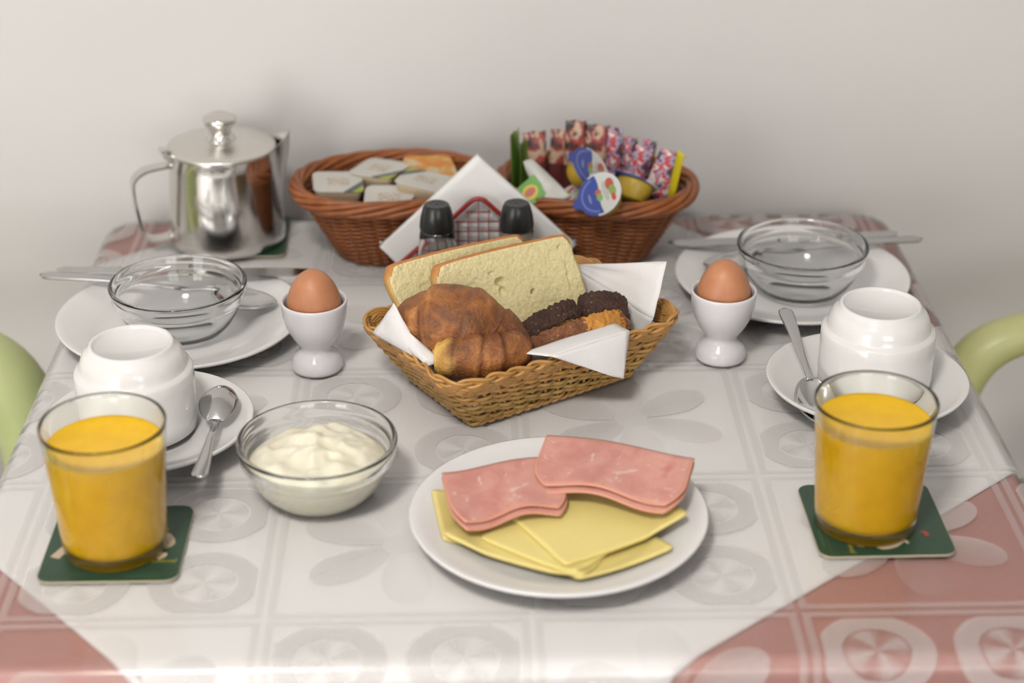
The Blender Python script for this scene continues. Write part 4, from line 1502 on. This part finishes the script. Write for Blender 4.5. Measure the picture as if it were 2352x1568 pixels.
# left flap pointing over the end of the basket
parts.append(patch(bw(-0.072, 0.042, 0.008), bw(-0.072, -0.042, 0.008), bw(-0.0960, -0.030, 0.050), bw(-0.0980, 0.020, 0.062), 12, 10, 0.0, 0.001, E3 @ Vector((-1, 0, 0)), 6))
parts.append(patch(bw(-0.1080, 0.0140, 0.0890), bw(-0.1185, 0.0300, 0.0590), bw(-0.1050, -0.0300, 0.0540), bw(-0.1045, -0.0050, 0.0700), 14, 14, 0.004, 0.001, E3 @ Vector((-1, 0, 0.3)), 7))
parts.append(patch(bw(-0.1060, -0.0050, 0.0715), bw(-0.1110, -0.0010, 0.0600), bw(-0.1060, -0.0310, 0.0535), bw(-0.0940, -0.0330, 0.0550), 10, 12, 0.004, 0.0008, E3 @ Vector((-1, -0.3, 0.5)), 8))
V, F = merge(parts)
pl = mesh_obj('basket_liner', V, F, M['paper'], recalc=False)
tag(pl, 'white paper napkin lining the bread basket', 'napkin')
solid(pl, 0.0006, 0)

# ------------------------------------------------------------------ bread slices


def slice_outline(W_, H_, n=10):
    """sliced loaf outline in (x, z): flat bottom, slight waist, rounded shoulders"""
    pts = spline([(-W_ * 0.40, 0.0), (0, 0.001), (W_ * 0.40, 0.0), (W_ * 0.505, 0.004), (W_ * 0.530, 0.02), (W_ * 0.525, H_ * 0.45), (W_ * 0.515, H_ * 0.68), (W_ * 0.500, H_ * 0.80), (W_ * 0.498, H_ * 0.90), (W_ * 0.475, H_ * 0.965), (W_ * 0.43, H_ * 0.993),
                 (W_ * 0.2, H_ * 1.0), (0, H_ * 1.003), (-W_ * 0.2, H_), (-W_ * 0.43, H_ * 0.985), (-W_ * 0.475, H_ * 0.945), (-W_ * 0.500, H_ * 0.86), (-W_ * 0.49, H_ * 0.76), (-W_ * 0.465, H_ * 0.62), (-W_ * 0.455, H_ * 0.40), (-W_ * 0.470, 0.02), (-W_ * 0.46, 0.004), (-W_ * 0.40, 0.0)], 241)[:-1]
    return pts


def bread(label, base, rz, lean, W_, H_, th, holes):
    out = slice_outline(W_, H_)
    n = len(out)
    cx, cz = 0.0, H_ * 0.5
    V, F, mi = [], [], []
    RN = 60

    def face(y, sgn):
        rings = []
        for k in range(RN + 1):
            s = 1 - (k / RN) * 0.985
            ring = []
            for x, z in out:
                X, Z = cx + (x - cx) * s, cz + (z - cz) * s
                d = 0.0005 * noise.noise(Vector((X * 160, Z * 160, y * 90)))
                if k < 3: d += (0.0022, 0.0008, 0.0002)[k]
                if sgn < 0:
                    for hx, hz, rx, rz_, dep in holes:
                        e = ((X - hx) / rx) ** 2 + ((Z - hz) / rz_) ** 2
                        if e < 1: d += 1.5 * dep * (1 - e) ** 0.4
                ring.append(len(V)); V.append((X, y - sgn * d, Z))
            rings.append(ring)
        for A, B in zip(rings[:-1], rings[1:]):
            for i in range(n):
                j = (i + 1) % n
                F.append((A[i], A[j], B[j], B[i])); mi.append(1 if (A is rings[0] or (A is rings[1] and out[i][1] > H_ * 0.9)) else 0)
        F.append(tuple(rings[-1])); mi.append(0)
        return rings[0]
    f = face(0.0, -1)
    b = face(th, 1)
    prev = f
    for k in range(1, 5):
        y = th * k / 5
        ring = []
        for x, z in out:
            d = 0.0005 + 0.0004 * noise.noise(Vector((x * 200, z * 200, y * 200)))
            l = math.hypot(x - cx, z - cz)
            ring.append(len(V)); V.append((x + (x - cx) / l * d, y, z + (z - cz) / l * d))
        for i in range(n):
            j = (i + 1) % n
            F.append((prev[i], prev[j], ring[j], ring[i])); mi.append(1)
        prev = ring
    for i in range(n):
        j = (i + 1) % n
        F.append((prev[i], prev[j], b[j], b[i])); mi.append(1)
    o = mesh_obj('bread_slice', V, F, [M['crumb'], M['crust']])
    o.data.polygons.foreach_set('material_index', mi)
    o.location = base
    o.rotation_euler = (Matrix.Rotation(rz, 3, 'Z') @ Matrix.Rotation(-lean, 3, 'X')).to_euler()
    return tag(o, label, 'bread', 'white bread slices')


ra = 0.5041
hol = [(-0.0090, 0.0720, 0.0042, 0.0034, 0.004), (-0.0085, 0.0640, 0.0030, 0.0038, 0.0022), (0.0180, 0.0580, 0.0022, 0.0022, 0.0035), (0.0210, 0.0330, 0.0034, 0.0085, 0.0045), (0.0235, 0.0290, 0.0024, 0.0028, 0.006),
       (0.0530, 0.0640, 0.0008, 0.0120, 0.0020), (0.0500, 0.0880, 0.0012, 0.0012, 0.0020), (-0.0150, 0.0800, 0.0022, 0.0012, 0.0015), (0.0330, 0.0460, 0.0015, 0.0012, 0.0012), (-0.03, 0.078, 0.0012, 0.0016, 0.0012)]
bread('white bread slice in front, facing the viewer', (0.0501, 1.3033, T + 0.0135), ra, 0.4817, 0.1271, 0.0980, 0.0125, hol)
p2 = Vector((0.0501, 1.3033)) + Vector((math.cos(ra), math.sin(ra))) * -0.030 + Vector((-math.sin(ra), math.cos(ra))) * 0.0225
bread('white bread slice behind, shifted to the left', (p2.x, p2.y, T + 0.0115), ra, 0.4817, 0.1271, 0.0980, 0.0125, [(-0.02, 0.08, 0.002, 0.0015, 0.001), (0.0, 0.085, 0.0015, 0.0012, 0.001)])

# ------------------------------------------------------------------ croissant


def croissant():
    # path in basket coordinates: (a, b, h, radius)
    ctrl = [(-0.100, 0.030, 0.052, 0.010), (-0.094, 0.021, 0.059, 0.020), (-0.083, 0.006, 0.066, 0.0280), (-0.070, -0.009, 0.069, 0.0300), (-0.057, -0.020, 0.065, 0.0280), (-0.046, -0.031, 0.059, 0.0220), (-0.043, -0.042, 0.055, 0.0175),
            (-0.053, -0.045, 0.054, 0.0178), (-0.070, -0.040, 0.0555, 0.0180), (-0.085, -0.031, 0.0545, 0.0165), (-0.0930, -0.0230, 0.0535, 0.0120), (-0.0965, -0.0205, 0.0535, 0.0060)]
    ctrl = [(a_ + (0.004 if k_ < 7 else 0.001), b_, h_ + (0 if k_ < 7 else 0.001), r_) for k_, (a_, b_, h_, r_) in enumerate(ctrl)]
    P = spline(ctrl, 130)
    seg = 44
    V, F, pale, dark, streak = [], [], [], [], []
    steps = [0.10, 0.20, 0.31, 0.43, 0.54, 0.64, 0.71, 0.80, 0.88]
    for i, (a, b, h, r) in enumerate(P):
        A, B = Vector(P[max(i - 1, 0)][:3]), Vector(P[min(i + 1, 129)][:3])
        t = (B - A).normalized()
        s = t.cross(Vector((0, 0, 1))).normalized(); u = s.cross(t).normalized()
        for k in range(seg):
            an = 2 * PI * k / seg
            sv = i / 129
            # overlapping dough layers: each step runs obliquely round the roll
            ss = sv + 0.012 * math.sin(an + 1.2)
            st = 0.0; nr = 1.0
            for q_ in steps:
                d = ss - q_
                if 0 <= d < 0.11: st = max(st, 1 - d / 0.11)
                nr = min(nr, abs(d))
            step = 1 + 0.11 * st
            v = Vector((a, b, h)) + s * (r * step * math.cos(an)) + u * (r * 0.97 * step * math.sin(an))
            v += (v - Vector((a, b, h))).normalized() * (0.0022 * noise.noise(v * 50) + 0.0011 * noise.noise(v * 150) + 0.0006 * abs(noise.noise(v * 420)))
            V.append(bw(*v))
            e = 0.0
            if i > 102: e = min(1.0, (i - 102) / 12 + 0.5 * noise.noise(v * 110))
            pale.append(max(0.0, e)); streak.append(0.5 + 0.5 * noise.noise(Vector((sv * 95, an * 0.9, 2.0))) + 0.3 * noise.noise(Vector((sv * 230, an * 1.6, 7.0))))
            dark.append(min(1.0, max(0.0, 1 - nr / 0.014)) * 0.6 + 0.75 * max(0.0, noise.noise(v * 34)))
        if i:
            o = (i - 1) * seg
            for k in range(seg):
                F.append((o + k, o + (k + 1) % seg, o + seg + (k + 1) % seg, o + seg + k))
    F.append(tuple(range(seg))); F.append(tuple((len(P) - 1) * seg + k for k in range(seg)))
    c0 = bw(-0.055, -0.01, 0.03)
    o = mesh_obj('croissant', [v - c0 for v in V], F, M['croissant'], loc=c0)
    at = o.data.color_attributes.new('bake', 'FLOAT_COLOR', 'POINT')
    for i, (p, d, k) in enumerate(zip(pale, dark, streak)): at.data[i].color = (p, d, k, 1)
    subsurf(o, 1)
    return tag(o, 'golden brown croissant with a curled horn in the bread basket', 'croissant')


croissant()

# ------------------------------------------------------------------ cake slices


def cake(label, center, L_, U_, ln, dep, th, mats, seed, gold=None):
    """slice of loaf cake: arched crust along L_, crust facing U_, th across"""
    Lx = Vector(L_).normalized(); Uz = Vector(U_); Uz = (Uz - Lx * Uz.dot(Lx)).normalized()
    Ty = Uz.cross(Lx)
    nL, nT = 84, 22
    V, F, mi = [], [], []

    def arch(u):
        x = 2 * u - 1
        return 1 - 0.42 * abs(x) ** 2.6
    crust = []
    for j in range(nT):
        row = []
        for i in range(nL):
            u, v = i / (nL - 1), j / (nT - 1)
            x = (u - 0.5) * ln; y = (v - 0.5) * th
            z = dep * (arch(u) - 1)
            edge = min(v, 1 - v)
            z -= 0.0016 * max(0, 1 - edge / 0.12) ** 2
            pp = Vector((x, y, z))
            z += 0.0016 * noise.noise(pp * 130 + Vector((seed, 0, 0))) + 0.0014 * noise.noise(pp * 420 + Vector((seed, 3, 0)))
            y += 0.0022 * noise.noise(pp * 300 + Vector((0, seed, 5))) * (1 if edge < 0.1 else 0)
            row.append(len(V)); V.append((x, y, z))
        crust.append(row)
    for j in range(nT - 1):
        for i in range(nL - 1):
            F.append((crust[j][i], crust[j][i + 1], crust[j + 1][i + 1], crust[j + 1][i]))
            u = i / nL
            g = 0
            if gold and gold[0] < u + 0.05 * noise.noise(Vector((i * .4, j * .5, seed))) < gold[1] and j / nT < gold[2] + 0.06 * math.sin(i): g = 2
            mi.append(g)
    # cut faces and underside
    for row, flip in ((crust[0], False), (crust[-1], True)):
        prev = row
        for k in range(1, 6):
            cur = []
            for i in range(nL):
                x, y, z = V[row[i]]
                zz = z + (-dep - z) * k / 5
                cur.append(len(V)); V.append((x * (1 - 0.06 * k / 5), y + 0.0006 * noise.noise(Vector((x * 200, zz * 200, seed))), zz))
            for i in range(nL - 1):
                F.append((prev[i], prev[i + 1], cur[i + 1], cur[i])); mi.append(1)
            prev = cur
        if flip: lastB = prev
        else: lastA = prev
    for i in range(nL - 1):
        F.append((lastA[i], lastA[i + 1], lastB[i + 1], lastB[i])); mi.append(1)
    o = mesh_obj('cake_slice', V, F, mats)
    o.data.polygons.foreach_set('material_index', mi)
    bpy_fill(o)
    o.rotation_euler = Matrix((Lx, Ty, Uz)).transposed().to_euler()
    o.location = center
    return tag(o, label, 'cake', 'marble cake slices')


def bpy_fill(o):
    b = bmesh.new(); b.from_mesh(o.data)
    bmesh.ops.remove_doubles(b, verts=b.verts, dist=1e-6)
    ed = [e for e in b.edges if len(e.link_faces) == 1]
    if ed:
        r = bmesh.ops.holes_fill(b, edges=ed)
        for f in r['faces']: f.material_index = 0
    bmesh.ops.recalc_face_normals(b, faces=b.faces)
    for f in b.faces: f.smooth = True
    b.to_mesh(o.data); b.free()


dB = [M['cake_dark'], M['cake_crumb'], M['cake_gold']]
bB = [M['cake_brown'], M['cake_crumb'], M['cake_gold']]
cu = E3 @ Vector((-0.28, -0.66, 0.72))
cake('brown and golden marble cake slice in front on the paper', bw(0.0180, -0.0560, 0.0600), E3 @ Vector((0.98, -0.16, 0.14)), cu, 0.0900, 0.0330, 0.0200, bB, 1.0, (0.56, 0.93, 1.1))
cake('dark chocolate cake slice leaning against the front bread slice', bw(0.0020, -0.0310, 0.0640), E3 @ Vector((0.96, -0.10, 0.28)), E3 @ Vector((-0.30, -0.55, 0.78)), 0.0640, 0.0260, 0.0180, dB, 4.0)
cake('short dark chocolate cake piece at the back right', bw(0.0560, -0.0390, 0.0690), E3 @ Vector((0.90, -0.40, -0.12)), E3 @ Vector((0.05, -0.50, 0.86)), 0.0400, 0.0230, 0.0230, dB, 9.0)

# ------------------------------------------------------------------ cheese and ham


def plate_top(r):
    R_ = 0.1035
    pts = [(0, 0.0045), (0.55, 0.0045), (0.64, 0.0055), (0.70, 0.0085), (0.80, 0.0120), (0.92, 0.0160), (1.0, 0.0185)]
    q_ = min(1.0, r / R_)
    for (a0, z0), (a1, z1) in zip(pts[:-1], pts[1:]):
        if q_ <= a1: return z0 + (z1 - z0) * (q_ - a0) / (a1 - a0)
    return 0.0185


def cheese(label, corner, ang, sx, sy, z, droop=0.0):
    """corner is the slice corner; the slice extends along ang and ang + 90 degrees"""
    a = d2r(ang)
    e1 = Vector((math.cos(a), math.sin(a))); e2 = Vector((-e1.y, e1.x))
    c = Vector(corner) + e1 * sx / 2 + e2 * sy / 2
    def f(u, v):
        x, y = (u - 0.5) * sx, (v - 0.5) * sy
        cr = 0.004                           # softly rounded corners
        ox, oy = max(0, abs(x) - sx / 2 + cr), max(0, abs(y) - sy / 2 + cr)
        l = math.hypot(ox, oy)
        if l > cr:
            x -= math.copysign(ox * (1 - cr / l), x); y -= math.copysign(oy * (1 - cr / l), y)
        wx, wy = c.x + e1.x * x + e2.x * y, c.y + e1.y * x + e2.y * y
        r = math.hypot(wx - 0.0612, wy - 1.0776)
        return (x, y, plate_top(r) + 0.0006 + z * 0.0021)
    V, F = grid(f, 26, 26)
    o = mesh_obj('cheese_slice', V, F, M['cheese'], loc=(c.x, c.y, T), rot=(0, 0, a), recalc=False)
    solid(o, 0.0019, 1)
    return tag(o, label, 'cheese', 'yellow cheese slices')


cheese('yellow cheese slice at the far left of the plate', (-0.0190, 1.0480), 8, 0.095, 0.062, 0)
cheese('yellow cheese slice at the bottom right of the fan', (0.0700, 0.9985), 25, 0.074, 0.095, 1)
cheese('yellow cheese slice with its long edge along the plate front', (-0.0190, 1.0495), -28, 0.105, 0.085, 2)
cheese('yellow cheese slice second from the top of the fan', (0.0060, 1.0521), -38, 0.080, 0.085, 3)
cheese('yellow cheese slice lying on top of the fan', (0.0624, 1.0134), 29, 0.100, 0.078, 4)


def ham(label, loc, rz, wid, dep, z, tilt, cur, seed):
    """slice folded in half, fold at the back (+Y), open edges to the front"""
    h = thing('ham_slice', label, 'ham', loc, rz, 'folded ham slices')
    n_w, n_p = 40, 34
    r = 0.0030
    def f(u, v):
        s = v * (2 * dep + PI * r)          # along the folded profile
        if s < dep: y, zz = -dep + s, 0.0
        elif s < dep + PI * r:
            a = (s - dep) / r; y, zz = r * math.sin(a), r * (1 - math.cos(a))
        else: y, zz = -(s - dep - PI * r), 2 * r
        k = max(0.0, -y) / dep
        top = v > 0.5
        w = wid * (1 - 0.20 * max(0, (k - 0.55) / 0.45) ** 2.2)
        x = (u - 0.5) * w
        ext = 0.92 if top else 1.0
        y *= ext
        if zz > r: zz -= 0.0030 * k ** 0.7
        zz += cur * (x / wid) ** 2 + 0.0022 * math.sin(9 * (x / wid) + seed) * k + tilt * (y + dep) / dep
        y += 0.006 * math.sin(4.2 * x / wid + seed)
        return (x, y, zz)
    V, F = grid(f, n_w, n_p)
    o = mesh_obj('meat', V, F, M['ham'], h, recalc=False)
    solid(o, 0.0017, 0)
    border = [i for i in range(n_w)] + [n_w * j + n_w - 1 for j in range(1, n_p)] + [n_w * (n_p - 1) + i for i in range(n_w - 2, -1, -1)] + [n_w * j for j in range(n_p - 2, 0, -1)]
    V2, F2 = tube([V[i] for i in border], 0.0011, 6, True)
    mesh_obj('rind', V2, F2, M['ham_rind'], h)
    return h


ham('folded pink ham slice on the left of the plate', (0.0215, 1.1180, T + 0.0205), d2r(8), 0.0820, 0.0580, 0, 0.004, 0.004, 0.6)
ham('folded pink ham slice on the right overlapping the other', (0.1075, 1.1310, T + 0.0265), d2r(-16), 0.1070, 0.0580, 0, 0.004, 0.006, 2.2)
